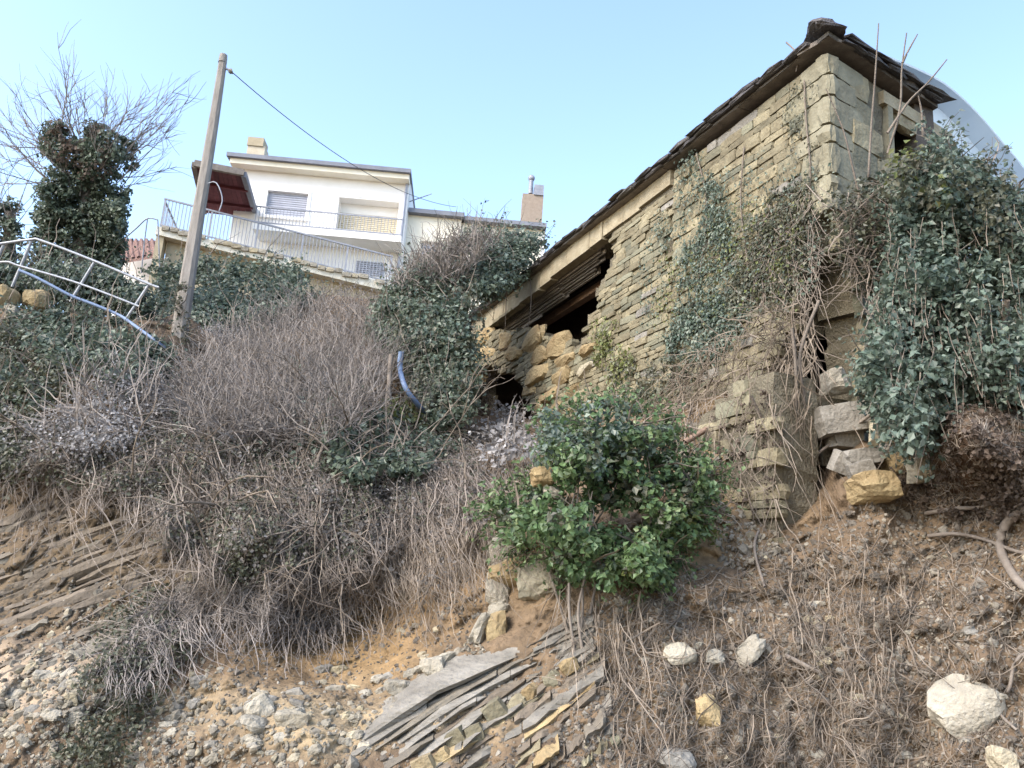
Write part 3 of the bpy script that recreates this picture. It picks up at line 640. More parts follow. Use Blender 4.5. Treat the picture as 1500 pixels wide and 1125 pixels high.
# small far house with a red roof
fh = P(206, 376, 34); fh = thing('tiled_house', 'small far house with pinkish red tiled roof beside the terrace pier', 'house', fh-np.array([0, 0, 3]))
b_ = W[fh.name]; V = box8(b_+np.array([-.9, 0, -1]), np.array([2.2, 0, 0]), np.array([0, 4., 0]), np.array([0, 0, 4.0])); obj('wall', V, BOXF[:, ::-1], 'white', fh)
e0 = P(166, 352, 33.6); e1_ = P(232, 352, 33.6); rr = obj('roof', np.array([e0, e1_, P(238, 372, 32.5), P(168, 384, 32.5), e0-np.array([0, 0, .12]), e1_-np.array([0, 0, .12]), P(238, 372, 32.5)-np.array([0, 0, .12]), P(168, 384, 32.5)-np.array([0, 0, .12])]), [[0, 3, 2, 1], [4, 5, 6, 7], [0, 4, 7, 3], [3, 7, 6, 2], [2, 6, 5, 1], [1, 5, 4, 0]], 'redt', fh)
for t in np.linspace(.03, .97, 9):
    W[rr.name] = W[fh.name]; tubeobj('tile_row', [e0+(e1_-e0)*t+np.array([0, 0, .03]), P(168, 384, 32.5)+(P(238, 372, 32.5)-P(168, 384, 32.5))*t+np.array([0, 0, .03])], .07, .07, 'redt', rr, sides=6)
hp = thing('handrail', 'thin bent steel handrail standing before the small tiled house', 'handrail', P(205, 400, 24))
tubeobj('rail', spline([P(184, 348, 24), P(200, 334, 24), P(216, 320, 24), P(231, 322, 24)], 14), .022, .022, 'steel', hp)
tubeobj('post', [P(216, 320, 24), P(212, 350, 24), P(207, 400, 24)], .02, .02, 'steel', hp); tubeobj('post', [P(231, 322, 24), P(232, 340, 24), P(234, 400, 24)], .02, .02, 'steel', hp)

# ------------------------------------------------------------------ utility pole and cable
pb_ = P(262, 498, 14.0); pt_ = P(327, 84, 15.4)
pole = thing('utility_pole', 'tall weathered utility pole leaning slightly above the thicket', 'pole', pb_)
V, q = [], []; K = 14
dirp = pt_-pb_; ex = nrm(np.cross(dirp, [0, 1, 0])); ey = nrm(np.cross(dirp, ex))
for k in range(K):
    t = k/(K-1); r = .145*(1-t)+.072*t; c = pb_-dirp*.06+dirp*1.06*t + ex*.012*math.sin(t*6)
    for (xx, yy) in ((-1, -.55), (-.55, -1), (.55, -1), (1, -.55), (1, .55), (.55, 1), (-.55, 1), (-1, .55)): V.append(c+ex*xx*r*.9+ey*yy*r*.8)
    if k:
        for s in range(8): q.append([(k-1)*8+s, (k-1)*8+(s+1) % 8, k*8+(s+1) % 8, k*8+s])
q.append([(K-1)*8+0, (K-1)*8+1, (K-1)*8+2, (K-1)*8+3]); q.append([(K-1)*8+3, (K-1)*8+4, (K-1)*8+7, (K-1)*8+0]); q.append([(K-1)*8+4, (K-1)*8+5, (K-1)*8+6, (K-1)*8+7])
obj('shaft', V, q, 'pole', pole)
cp = pt_-nrm(dirp)*.12; cap_ = tubeobj('top_collar', [cp, cp+nrm(dirp)*.14, cp+nrm(dirp)*.17], .082, .07, 'pole', pole)
e = P(338, 104, 15.35); tubeobj('bracket', spline([pt_-nrm(dirp)*.26, (pt_-nrm(dirp)*.26+e)/2+np.array([0, 0, .03]), e], 8), .03, .02, 'steel', pole)
v, qq = BLD[1]; obj('insulator', e+v*.09, qq, 'grey', pole)
hk = pb_+dirp*.52; tubeobj('guy_hook', spline([hk, hk+np.array([.25, -.1, .05]), hk+np.array([.42, -.1, -.25]), hk+np.array([.40, -.1, -.5])], 12), .011, .011, 'steel', pole)
cend = P(668, 303, 29.5); ts = np.linspace(0, 1, 30)[:, None]; cl = e*(1-ts)+cend*ts; cl[:, 2] -= .55*4*(ts*(1-ts))[:, 0]
tubeobj('power_cable', cl, .009, .009, 'cable', label='thin overhead cable running from the pole to the white house', cat='cable', sides=5)

# ------------------------------------------------------------------ bent railing on the left bank
rl = thing('bent_railing', 'bent galvanised pipe railing sagging down the bushy bank', 'railing', surf(110., 470.))
dd = 13.0
def rp(pts, n=18, d=dd, dd2=None): 
    pts = np.array(pts, float); return spline(P(pts[:, 0], pts[:, 1], np.full(len(pts), d)), n)
tubeobj('top_rail', rp([(-90, 372), (-30, 361), (0, 357), (45, 351), (62, 353), (140, 383), (218, 416), (233, 421)], 40), .021, .021, 'galv', rl)
tubeobj('mid_rail', rp([(-90, 398), (0, 384), (30, 390), (115, 415), (204, 449)], 30), .018, .018, 'galv', rl)
for p0, p1 in (((47, 351), (18, 420)), ((139, 383), (103, 442)), ((219, 416), (183, 470)), ((6, 357), (-14, 400)), ((-60, 366), (-85, 420))):
    tubeobj('post', rp([p0, ((p0[0]+p1[0])/2, (p0[1]+p1[1])/2), p1], 6, dd+.02), .023, .023, 'galv', rl)
for k in range(18):   # sagging wire mesh
    x = 25+k*10.6; y0 = np.interp(x, [0, 45, 140, 218], [357, 352, 383, 416]); tubeobj('mesh_wire', rp([(x+2, y0+2), (x-14, y0+30), (x-30, y0+62)], 6, dd+.05), .0016, .0016, 'galv', rl, sides=4)
hose = [(28, 396), (50, 405), (75, 418), (106, 434), (140, 447), (175, 462), (196, 476), (225, 497), (252, 517)]
tubeobj('blue_hose', spline([P(x, y, min(float(sdepth(x, y+30)), 12.9)-.02) for x, y in hose], 40), .024, .024, 'blue', label='blue plastic pipe lying along the bank under the bent railing', cat='pipe')
tubeobj('blue_pipe', spline([P(588, 515, 11.6), P(586, 540, 11.6), P(594, 568, 11.4), P(610, 590, 11.5), P(622, 604, 11.8)], 24), .04, .034, 'blue', label='pale blue plastic pipe hanging curved out of the ivy', cat='pipe')
tubeobj('grey_stake', spline([P(573, 520, 11.5), P(570, 560, 11.3), P(571, 600, 11), P(574, 650, 10.6), P(584, 690, 10.2)], 16), .035, .03, 'rooto', label='bare grey stem standing upright beside the hanging blue pipe', cat='stem')

# ------------------------------------------------------------------ vegetation helpers
def clusters(cen, rad, per, size, nrmbias=None, squash=.8):
    n = len(cen); rad = np.broadcast_to(rad, (n,))*rng.uniform(.5, 1.5, n); u = nrm(rng.normal(size=(n, per, 3))); rr = rng.random((n, per, 1))**.45
    p = cen[:, None] + u*rr*rad[:, None, None]*np.array([1, 1, squash]); nn = nrm(u*.8 + rng.normal(size=u.shape)*.5 + np.array([0, -.25, .45]))
    V, q, r = leaves(p.reshape(-1, 3), nn.reshape(-1, 3), size*rng.uniform(.55, 1.4, n*per))
    g = np.repeat(rng.random(n), per*2); return V, q, np.clip(.45*g+.55*r + .12*(r > .93), 0, 1)
GAP = .8
def bush_c(poly, n, dfun, thick, jitter=0):
    q = pick(poly, n*2); z = np.zeros((len(q), 1)); k = vnoise(np.hstack([q/38.0, z+3.7])) + GAP*rng.random(len(q)); q = q[np.argsort(-k)[:int(n*1.55)]]; q = q[rng.permutation(len(q))[:n]]
    d = dfun(q[:, 0], q[:, 1]) - rng.random(n)*thick*(.45+.9*vnoise(np.hstack([q/45.0, np.full((n, 1), 9.1)]))); return P(q[:, 0], q[:, 1], d)
def sprigs(poly, n, dfun, length, per, size, up=.5):
    a = np.array(poly, float); c = a.mean(0); i = rng.integers(len(a), size=n); t = rng.random((n, 1)); e = a[i]*(1-t)+a[(i+1) % len(a)]*t
    od = nrm(e-c); e = e-od*6; st = P(e[:, 0], e[:, 1], dfun(e[:, 0], e[:, 1])-rng.random(n)*.4)
    dr = Rt*od[:, :1]-Up*od[:, 1:]+np.array([0, -.2, up])+rng.normal(0, .45, (n, 3)); dr = nrm(dr); L = rng.uniform(.4, 1, n)*length; K = 6
    pts = [st]; d = dr
    for k in range(K-1): d = nrm(d+rng.normal(0, .2, d.shape)-np.array([0, 0, .08*k])); pts.append(pts[-1]+d*(L/(K-1))[:, None])
    pts = np.stack(pts, 1); u = rng.random((n, per))*(K-1.001); k = u.astype(int); w_ = (u-k)[..., None]; ar = np.arange(n)[:, None]
    lp = pts[ar, k]*(1-w_)+pts[ar, k+1]*w_ + rng.normal(0, size*.5, (n, per, 3)); lp = lp.reshape(-1, 3)
    return leaves(lp, nrm(rng.normal(size=lp.shape)+np.array([0, -.4, .5])), size*rng.uniform(.5, 1.2, len(lp))), tubes(pts, np.linspace(.006, .002, K)[None]*np.ones((n, 1)), 3)
def add_leaves(parent, name, cen, rad, per, size, mat, **k):
    V, q, r = clusters(cen, rad, per, size); return obj(name, V, q, mat, parent, rnd=r, kind='stuff', **k)
def twigs(starts, dirs, length, K=7, wob=.25, r0=.007, r1=.002, grav=0, sides=3):
    N = len(starts); L = np.broadcast_to(length, (N,)); pts = [starts]; d = nrm(dirs)
    for k in range(K-1):
        d = nrm(d + rng.normal(0, wob, d.shape) + np.array([0, 0, grav])); pts.append(pts[-1] + d*(L/(K-1))[:, None])
    rad = np.linspace(1, 0, K)[None]*np.broadcast_to(r0-r1, (N,))[:, None] + r1
    return tubes(np.stack(pts, 1), rad*rng.uniform(.7, 1.3, (N, 1)), sides)
def strands(poly, n, ln, ang, awob, lift, r0, K=9, arc=0, sides=3, wob=.35, dfun=None):
    q = pick(poly, n); ln = rng.uniform(*ln, n); an = ang + rng.normal(0, awob, n); pts = []; x = q[:, 0].copy(); y = q[:, 1].copy(); lf = rng.uniform(*lift, n)
    for k in range(K):
        t = k/(K-1); d = (dfun or sdepth)(x, y) - lf - arc*math.sin(math.pi*t)*(.4+.6*rng.random()); pts.append(P(x, y, d))
        an = an + rng.normal(0, wob, n); x = x + np.cos(an)*ln/(K-1); y = y + np.sin(an)*ln/(K-1)
    rad = np.linspace(1, .35, K)[None]*r0*rng.uniform(.5, 1.5, (n, 1)); return tubes(np.stack(pts, 1), rad, sides)
def sdl(px, py): return sdepth(px, py)
ALL = []
def trail(parent, name, poly, n, length, dfun, size, mat, per=16, sway=.12, off=(.0, .3)):
    q = pick(poly, n); K = 7; L = rng.uniform(.4, 1, n)*length; p0 = P(q[:, 0], q[:, 1], dfun(q[:, 0], q[:, 1])-rng.uniform(*off, n)); d = rng.normal(0, sway, (n, 3))+np.array([0, -.05, -1]); pts = [p0]
    for k in range(K-1): d = nrm(d+rng.normal(0, sway, d.shape)); pts.append(pts[-1]+d*(L/(K-1))[:, None])
    pts = np.stack(pts, 1); u = rng.random((n, per))*(K-1.001); k = u.astype(int); w_ = (u-k)[..., None]; ar = np.arange(n)[:, None]
    lp = (pts[ar, k]*(1-w_)+pts[ar, k+1]*w_ + rng.normal(0, size*.55, (n, per, 3))).reshape(-1, 3)
    V, fq, r = leaves(lp, nrm(rng.normal(0, .6, lp.shape)+np.array([0, -.9, .45])), size*rng.uniform(.45, 1.3, len(lp)), droop=.8)
    obj(name, V, fq, mat, parent, rnd=r, kind='stuff'); V, fq, r = tubes(pts, np.full((n, K), .0035), 3); obj(name+'_stems', V, fq, 'twig', parent, rnd=r, kind='stuff')
def stuffobj(name, V, q, r, mat, label, cat, smooth=False): return obj(name, V, q, mat, None, rnd=r, label=label, cat=cat, kind='stuff', smooth=smooth)

# ivy clad tree
it = thing('ivy_tree', 'bare crowned tree whose trunk is thickly clad in dark ivy', 'tree', P(118, 440, 17))
tubeobj('trunk', spline([P(116, 470, 17), P(120, 380, 17), P(128, 300, 17), P(130, 215, 17), P(140, 190, 17)], 20), .22, .12, 'bark', it)
poly = [(62, 195), (85, 180), (120, 188), (140, 178), (155, 195), (175, 198), (198, 215), (196, 245), (180, 250), (190, 275), (178, 300), (182, 330), (178, 420), (50, 430), (48, 350), (58, 290), (66, 240)]
cen = np.vstack([bush_c(poly, 420, lambda x, y: 17.35+0*x, .95), bush_c([(55, 300), (180, 300), (182, 440), (48, 440)], 220, lambda x, y: 17.2+0*x, .7)])
add_leaves(it, 'ivy_leaves', cen, .17, 50, .08, 'ivy')
top_ = bush_c([(62, 195), (85, 182), (120, 190), (140, 180), (155, 195), (196, 212), (194, 245), (150, 250), (70, 260)], 24, lambda x, y: 16.6+0*x, .3); add_leaves(it, 'brown_leaves', top_, .17, 20, .08, 'brown')
n = 85; st = bush_c([(70, 215), (190, 215), (185, 290), (70, 300)], n, lambda x, y: 17+0*x, .4)
ax, _ = proj(st); ang = np.pi/2 + (-(ax-125)/65)*1.25 + rng.normal(0, .28, n)
dr = Rt*np.cos(ang)[:, None] + Up*np.sin(ang)[:, None] + rng.normal(0, .25, (n, 3)); ln = rng.uniform(1.0, 2.4, n)
V1 = twigs(st, dr, ln, 9, .10, .012, .0035, .03, 4); parts = [V1[:2]]
mid = V1[0].reshape(n, 9, 4, 3).mean(2)
for rep in range(7):
    kk = rng.integers(3, 8, n); s2 = mid[np.arange(n), kk]; d2 = nrm(mid[np.arange(n), np.minimum(kk+1, 8)]-mid[np.arange(n), kk-1]) + rng.normal(0, .45, (n, 3)); tw = twigs(s2, d2, rng.uniform(.25, .8, n), 6, .16, .0065, .0025, .05, 3); parts.append(tw[:2])
V, q = join(parts); obj('bare_branches', V, q, 'twigp', it, rnd=rng.random(len(q)), kind='stuff')

t2 = thing('edge_tree', 'dark ivy covered tree stump standing left of the ivy clad tree', 'tree', P(10, 440, 18))
tubeobj('trunk', [P(8, 460, 18), P(12, 380, 18), P(16, 310, 18)], .2, .1, 'bark', t2)
cen = bush_c([(-60, 330), (-20, 305), (18, 290), (30, 300), (32, 335), (50, 352), (60, 430), (-60, 440)], 130, lambda x, y: 18.2+0*x, .7); add_leaves(t2, 'ivy_leaves', cen, .2, 42, .095, 'ivy')
n = 26; st = bush_c([(-20, 310), (30, 310), (25, 340), (-20, 340)], n, lambda x, y: 18+0*x, .3); an = rng.uniform(.3, 2.9, n); V, q, r = twigs(st, Rt*np.cos(an)[:, None]+Up*np.sin(an)[:, None]+rng.normal(0, .2, (n, 3)), rng.uniform(.6, 1.8, n), 9, .13, .011, .003, .02); obj('bare_branches', V, q, 'twigp', t2, rnd=r, kind='stuff')

def shrub(name, label, poly, n, dfun, thick, rad, per, size, mat, extra=(), stems=20, cat='shrub', stem_mat='twig', sprig=40):
    q = np.array(poly, float); cx, cy = q.mean(0); bx, by = q[:, 0].mean(), q[:, 1].max()
    t = thing(name, label, cat, P(bx, by, float(dfun(np.array(bx), np.array(by)))))
    cen = bush_c(poly, n, dfun, thick); add_leaves(t, 'foliage', cen, rad*rng.uniform(.7, 1.3, n), per, size, mat)
    if sprig:
        (V, q_, r), (V2, q2, r2) = sprigs(poly, sprig, dfun, rad*3.2, 12, size*.95); obj('sprig_leaves', V, q_, mat, t, rnd=r, kind='stuff'); obj('sprig_stems', V2, q2, stem_mat, t, rnd=r2, kind='stuff')
    for (nm, po, n2, th, per2, sz, m2) in extra: add_leaves(t, nm, bush_c(po, n2, dfun, th), rad*.9, per2, sz, m2)
    if stems:
        st = bush_c(poly, stems, dfun, thick*.6); ds = rng.normal(0, .5, (stems, 3)) + np.array([0, -.2, .7]); V, q_, r = twigs(st, ds, rng.uniform(.4, 1.0, stems)*rad*5, 7, .22, .011, .003); obj('stems', V, q_, stem_mat, t, rnd=r, kind='stuff')
    return t
SD = lambda off=0: (lambda x, y: sdepth(x, y)-off)
def mixd(d0, x0, d1, x1): return lambda x, y: np.interp(x, [x0, x1], [d0, d1])
shrub('ivy_hedge', 'dark green ivy hedge growing behind the bent railing', [(-60, 400), (40, 385), (100, 395), (160, 405), (215, 430), (225, 470), (60, 440), (-60, 440)], 220, lambda x, y: 14.6+0*x, .7, .25, 40, .085, 'ivy', stems=60)
shrub('ivy_shrub', 'dark ivy shrub covering the bank below the bent railing', [(70, 450), (130, 455), (200, 480), (235, 500), (250, 545), (180, 570), (90, 530), (20, 490), (20, 460)], 170, SD(.15), .5, .22, 42, .085, 'ivy', stems=50)
shrub('bank_bush', 'grey green bush spilling down the left bank beside the pale seed heads', [(-80, 480), (10, 480), (70, 520), (120, 560), (60, 600), (45, 660), (20, 690), (-80, 700)], 190, SD(.1), .5, .22, 42, .07, 'olive', extra=(('dark_leaves', [(-60, 500), (60, 530), (70, 580), (-60, 640)], 60, .6, 36, .07, 'ivy'),), stems=110)
shrub('ivy_curtain', 'dark ivy curtain hanging below the terrace wall behind the pole', [(232, 395), (300, 375), (360, 385), (440, 400), (445, 440), (400, 475), (330, 485), (240, 480)], 220, lambda x, y: np.interp(y, [370, 490], [22.0, 16.2]), .6, .33, 60, .10, 'ivy', stems=20)
shrub('pole_ivy', 'thin pale green ivy climbing the foot of the utility pole', [(258, 420), (272, 415), (276, 500), (252, 505)], 14, lambda x, y: 14.0+0*x, .12, .07, 12, .045, 'olive', stems=10)
shrub('ivy_thicket', 'large dark ivy thicket between the dry thicket and the stone house', [(560, 440), (600, 400), (650, 360), (700, 340), (770, 338), (790, 360), (760, 400), (690, 455), (690, 520), (680, 600), (650, 620), (620, 600), (610, 530), (570, 510), (545, 480)], 520, lambda x, y: np.interp(y, [340, 480, 640], [17.5, 14.5, 11.8]), .9, .27, 60, .08, 'ivy',
      extra=(('pale_leaves', [(600, 420), (700, 345), (780, 345), (740, 410), (690, 450), (650, 540), (590, 480)], 150, 1.1, 44, .08, 'ivyb'), ('olive_leaves', [(640, 420), (690, 440), (680, 590), (620, 600)], 70, .9, 30, .09, 'olive')), stems=90)
trail(bpy.data.objects['ivy_thicket'], 'trailing_leaves', [(560, 450), (640, 400), (700, 380), (690, 540), (660, 590), (600, 560)], 200, 1.0, lambda x, y: np.interp(y, [340, 480, 640], [17.0, 14.0, 11.3]), .075, 'olive', off=(.2, .9))
q = pick([(580, 410), (620, 370), (680, 345), (740, 345), (700, 385), (660, 430), (600, 450)], 700); V, q_, r = twigs(P(q[:, 0], q[:, 1], 15.6-rng.random(700)), rng.normal(0, .6, (700, 3))+np.array([0, -.2, .8]), rng.uniform(.3, .8, 700), 6, .25, .008, .003)
stuffobj('dry_twig_tangle', V, q_, r, 'twigp', 'purple grey bare twigs rising through the top of the ivy thicket', 'twigs')
shrub('ivy_patch', 'small blue green ivy patch amid the grey brambles', [(440, 560), (480, 540), (515, 560), (510, 610), (480, 650), (440, 640), (430, 600)], 70, SD(.35), .5, .17, 42, .075, 'ivyb', stems=25)
shrub('ivy_skirt', 'green ivy trailing under the hanging blue pipe', [(500, 620), (560, 600), (640, 620), (660, 660), (600, 690), (520, 700), (480, 690), (478, 650)], 100, SD(.35), .5, .17, 36, .075, 'ivy', extra=(('yellow_leaves', [(560, 590), (620, 570), (640, 600), (580, 640)], 16, .8, 14, .09, 'yel'),), stems=60)
shrub('seed_head_shrub', 'dry shrub covered in whitish seed heads on the left bank', [(50, 630), (110, 590), (170, 545), (240, 560), (235, 610), (190, 650), (110, 660), (55, 655)], 190, SD(.4), .6, .24, 20, .04, 'seed', stems=160, stem_mat='twigp')
shrub('seed_head_plant', 'small pale fluffy plant beside the pole foot', [(310, 480), (350, 465), (370, 480), (340, 500), (315, 500)], 26, SD(.6), .4, .2, 22, .055, 'seed', stems=14)

# dry thicket behind: upright purple grey twigs
po = [(250, 560), (290, 505), (350, 470), (420, 420), (480, 415), (560, 425), (590, 480), (560, 570), (500, 620), (380, 640), (270, 610)]
q = pick(po, 4600); d = sdepth(q[:, 0], q[:, 1]+45)-rng.random(len(q))*1.3*vnoise(np.hstack([q/60., np.zeros((len(q), 1))]))-.1; V, q_, r = twigs(P(q[:, 0], q[:, 1]+25, d), rng.normal(0, .6, (len(q), 3))+np.array([.1, -.25, .8]), rng.uniform(.25, .95, len(q)), 6, .28, .0055, .0025)
stuffobj('dry_thicket', V, q_, r, 'twigp', 'dense purple grey thicket of leafless twigs below the terrace', 'thicket')
V, q, r = clusters(bush_c(po, 420, SD(.7), .9), .3, 16, .045); obj('thicket_leaves', V, q, 'dry', None, rnd=r, label='sparse dry leaves caught in the purple grey thicket', cat='leaves', kind='stuff')
# bramble blanket down the middle of the slope
po = [(0, 640), (120, 610), (250, 580), (400, 570), (540, 600), (690, 620), (700, 740), (640, 770), (560, 770), (520, 820), (430, 840), (330, 850), (250, 790), (200, 720), (60, 700), (0, 690)]
def lump(x, y): 
    z = np.zeros(np.shape(x)); return .05+.6*np.clip(vnoise(np.stack([np.asarray(x)/75., np.asarray(y)/60., z+2.2], -1))*1.5-.35, 0, 1)
LD = lambda x, y: sdepth(x, y)-lump(x, y)
parts = []; rr = []
for args in ((3300, (20, 80), 1.75, .75, (-.12, .2), .003), (1100, (60, 190), 1.6, .4, (-.02, .28), .0036), (80, (90, 240), 1.75, .35, (.1, .4), .0075), (2000, (20, 80), .4, 1.6, (-.12, .2), .003)):
    V, q, r = strands(po, *args, K=9, arc=.12, wob=.34, dfun=LD); parts.append((V, q)); rr.append(r)
V, q = join(parts); stuffobj('bramble_tangle', V, q, np.concatenate(rr), 'twig', 'tangle of dry grey brambles hanging down the middle of the slope', 'brambles')
V, q, r = clusters(bush_c(po, 760, LD, .3), .2, 22, .038); obj('bramble_leaves', V, q, 'dry', None, rnd=r, label='withered grey leaves on the hanging brambles', cat='leaves', kind='stuff')
V, q, r = clusters(np.vstack([bush_c([(200, 700), (330, 650), (480, 690), (560, 700), (520, 790), (350, 860), (250, 800)], 150, LD, .35), bush_c(po, 380, LD, .3)]), .18, 22, .04); obj('bramble_greenery', V, q, 'olive', None, rnd=r, label='sparse dull green leaves scattered through the brambles', cat='leaves', kind='stuff')
cn = pick(po, 90); st_ = P(cn[:, 0], cn[:, 1], LD(cn[:, 0], cn[:, 1])-.05); dr_ = rng.normal(0, .6, (90, 3))+np.array([.1, -.5, .35]); c1t = twigs(st_, dr_, rng.uniform(.5, 1.5, 90), 9, .16, .012, .004, -.10, 5); pts_ = c1t[0].reshape(90, 9, 5, 3).mean(2); prt = [c1t[:2]]
for _k in range(4):
    kk = rng.integers(2, 7, 90); c2t = twigs(pts_[np.arange(90), kk], nrm(pts_[np.arange(90), kk+1]-pts_[np.arange(90), kk])+rng.normal(0, .5, (90, 3)), rng.uniform(.2, .7, 90), 6, .2, .006, .002, -.08, 4); prt.append(c2t[:2])
V, q = join(prt); stuffobj('forked_canes', V, q, rng.random(len(q)), 'root', 'forked brown canes arching out of the brambles', 'canes')
for lab_, po_, n_, m_ in (('trailing green ivy creeping down through the upper brambles', [(250, 590), (420, 600), (560, 610), (520, 700), (380, 680), (240, 650)], 90, 'ivy'), ('olive leaves of low growth at the left edge of the brambles', [(0, 600), (140, 640), (240, 700), (180, 720), (0, 690)], 70, 'olive')):
    V, q, r = clusters(bush_c(po_, n_, LD, .25), .2, 24, .05); obj('creeping_leaves', V, q, m_, None, rnd=r, label=lab_, cat='leaves', kind='stuff')
# lower bramble heap
po = [(330, 830), (420, 780), (500, 810), (540, 860), (500, 920), (400, 915), (320, 900), (260, 950), (200, 1000), (150, 950), (230, 880)]
V, q, r = strands(po, 1700, (25, 100), 2.2, .9, (-.1, .2), .0042, K=8, arc=.12, wob=.38, dfun=lambda x, y: sdepth(x, y)-.5*lump(x+30, y)); stuffobj('bramble_heap', V, q, r, 'twigp', 'heap of fallen purple grey brambles over the ochre hollow', 'brambles')
V, q, r = clusters(bush_c([(160, 880), (240, 860), (270, 940), (240, 1020), (180, 1060), (120, 1000)], 120, SD(.05), .3), .14, 20, .04); obj('low_weeds', V, q, 'olive', None, rnd=r, label='low grey green weeds on the rubble slope', cat='weeds', kind='stuff')
V, q, r = clusters(bush_c([(60, 1080), (150, 1040), (220, 1060), (210, 1125), (80, 1130)], 50, SD(.05), .2), .12, 20, .035); obj('bottom_weeds', V, q, 'olive', None, rnd=r, label='small green weeds at the foot of the pale scree', cat='weeds', kind='stuff')
# hanging dry stems right of the brambles
po = [(480, 690), (600, 660), (700, 640), (790, 640), (770, 720), (720, 800), (640, 860), (540, 850), (480, 800)]
V, q, r = strands(po, 1500, (30, 120), 1.7, .35, (-.1, .2), .0042, K=8, wob=.2, dfun=lambda x, y: sdepth(x, y)-.6*lump(x, y+50))
V4, q4, r4 = clusters(bush_c(po, 160, lambda x, y: sdepth(x, y)-.6*lump(x, y+50), .2), .16, 20, .04); obj('stem_litter', V4, q4, 'dry', None, rnd=r4, label='dead grey leaves among the hanging dry stems', cat='leaves', kind='stuff'); stuffobj('hanging_dry_stems', V, q, r, 'root', 'brown dry stems hanging straight down beside the evergreen shrub', 'stems')
# right of hole: dry hanging column
V, q, r = strands([(682, 560), (712, 548), (716, 640), (686, 660)], 120, (40, 110), 1.6, .15, (.2, .5), .010, K=7, wob=.1, dfun=lambda x, y: 16.5+0*x); stuffobj('hanging_vines', V, q, r, 'root', 'brown vines hanging at the left end of the stone house', 'vines')
V, q, r = clusters(bush_c([(682, 540), (715, 545), (712, 640), (684, 650)], 36, lambda x, y: 16.2+0*x, .4), .2, 20, .07); obj('withered_ivy', V, q, 'brown', None, rnd=r, label='withered brown ivy at the left end of the stone house', cat='ivy', kind='stuff')
shrub('pale_sprig', 'whitish grey sprig in the dark gap beside the ochre rubble', [(722, 615), (745, 605), (775, 625), (770, 660), (735, 670), (722, 645)], 26, SD(1.2), .5, .15, 14, .085, 'seed', stems=12, stem_mat='twigp')

# evergreen shrub in the middle
EV = lambda x, y: 7.35 + (y-720)*-.003 + ((x-880)/170.)**2*.35
epoly = [(790, 640), (800, 610), (850, 590), (885, 578), (920, 585), (960, 600), (990, 615), (995, 660), (1040, 670), (1060, 690), (1045, 740), (1015, 760), (1040, 770), (1010, 800), (985, 860), (950, 880), (900, 870), (840, 850), (800, 830), (760, 820), (745, 790), (710, 760), (712, 735), (750, 715), (790, 712), (805, 690)]
GAP = .3
epoly = [(883+(x-883)*.92, 735+(y-735)*.92) for x, y in epoly]
es = shrub('evergreen_shrub', 'glossy green evergreen shrub rooted in the slope below the stone house', epoly, 260, EV, 1.0, .12, 44, .055, 'ever', sprig=300, extra=(('blue_leaves', [(800, 610), (885, 580), (990, 620), (960, 680), (850, 700), (800, 680)], 70, .9, 34, .05, 'ivyb'), ('dark_leaves', epoly, 90, .7, 34, .05, 'ivy'), ('bright_leaves', epoly, 50, 1.0, 20, .06, 'olive'), ('young_leaves', [(950, 720), (1000, 740), (1070, 720), (1075, 770), (1010, 800), (950, 860), (900, 840), (920, 780)], 26, .8, 16, .065, 'yel')), stems=120, stem_mat='root')
for k, (x0, y0, x1, y1) in enumerate([(838, 960, 835, 640), (852, 955, 850, 650), (845, 950, 870, 720), (860, 900, 905, 700), (830, 930, 790, 760)]):
    xs = np.linspace(x0, x1, 6)+rng.normal(0, 5, 6); ys = np.linspace(y0, y1, 6); dz = np.linspace(float(sdepth(x0, y0))-.05, 6.95 if k < 2 else 7.3, 6)
    tubeobj('trunk', spline(P(xs, ys, dz), 18), .014, .006, 'rooto', es, sides=6)
V, q, r = strands([(800, 840), (960, 860), (920, 950), (830, 950)], 110, (40, 130), 1.6, .3, (.02, .25), .0035, K=8, wob=.2); stuffobj('shrub_roots', V, q, r, 'root', 'thin roots dangling under the evergreen shrub', 'roots')

GAP = .8
# ivy on the long wall
def wall_ivy(poly, n, per, size, rad, mat, parent, name, pl=WL, out=.06):
    q = pick(poly, n); s, h = pl.uv(q[:, 0], q[:, 1], .03); c = pl.pt(s, h, out*rng.random(n)+.03); u = rng.normal(size=(n, per, 3))*rad
    u -= (u @ pl.n)[..., None]*pl.n*.75; p = (c[:, None]+u).reshape(-1, 3); nn = nrm(pl.n*1.0 + rng.normal(0, .45, p.shape) + np.array([0, 0, .3])); V, q2, r = leaves(p, nn, size*rng.uniform(.6, 1.3, len(p)), droop=.6)
    return obj(name, V, q2, mat, parent, rnd=r, kind='stuff')
wi = thing('wall_ivy', 'ivy climbing over the long stone wall in blue green patches', 'ivy', WL.pt(2.5, 3.4, .1))
wall_ivy([(1035, 270), (1060, 265), (1070, 330), (1080, 400), (1060, 470), (1010, 500), (980, 490), (1000, 430), (1000, 370), (1030, 340)], 130, 24, .045, .075, 'ivyb', wi, 'leaves')
wall_ivy([(1100, 330), (1150, 270), (1190, 280), (1200, 370), (1170, 430), (1130, 450), (1090, 470), (1060, 440), (1090, 380)], 170, 24, .045, .085, 'olive', wi, 'olive_leaves')
wall_ivy([(980, 470), (1060, 450), (1110, 470), (1050, 520), (980, 530)], 70, 24, .055, .08, 'ivyb', wi, 'lower_leaves')
wall_ivy([(1000, 210), (1020, 200), (1045, 280), (1010, 330), (960, 380), (930, 400), (950, 340), (1000, 270)], 40, 14, .045, .07, 'ivyb', wi, 'sparse_leaves')
wall_ivy([(1150, 130), (1200, 120), (1200, 280), (1170, 300)], 34, 12, .035, .06, 'olive', wi, 'upper_leaves')
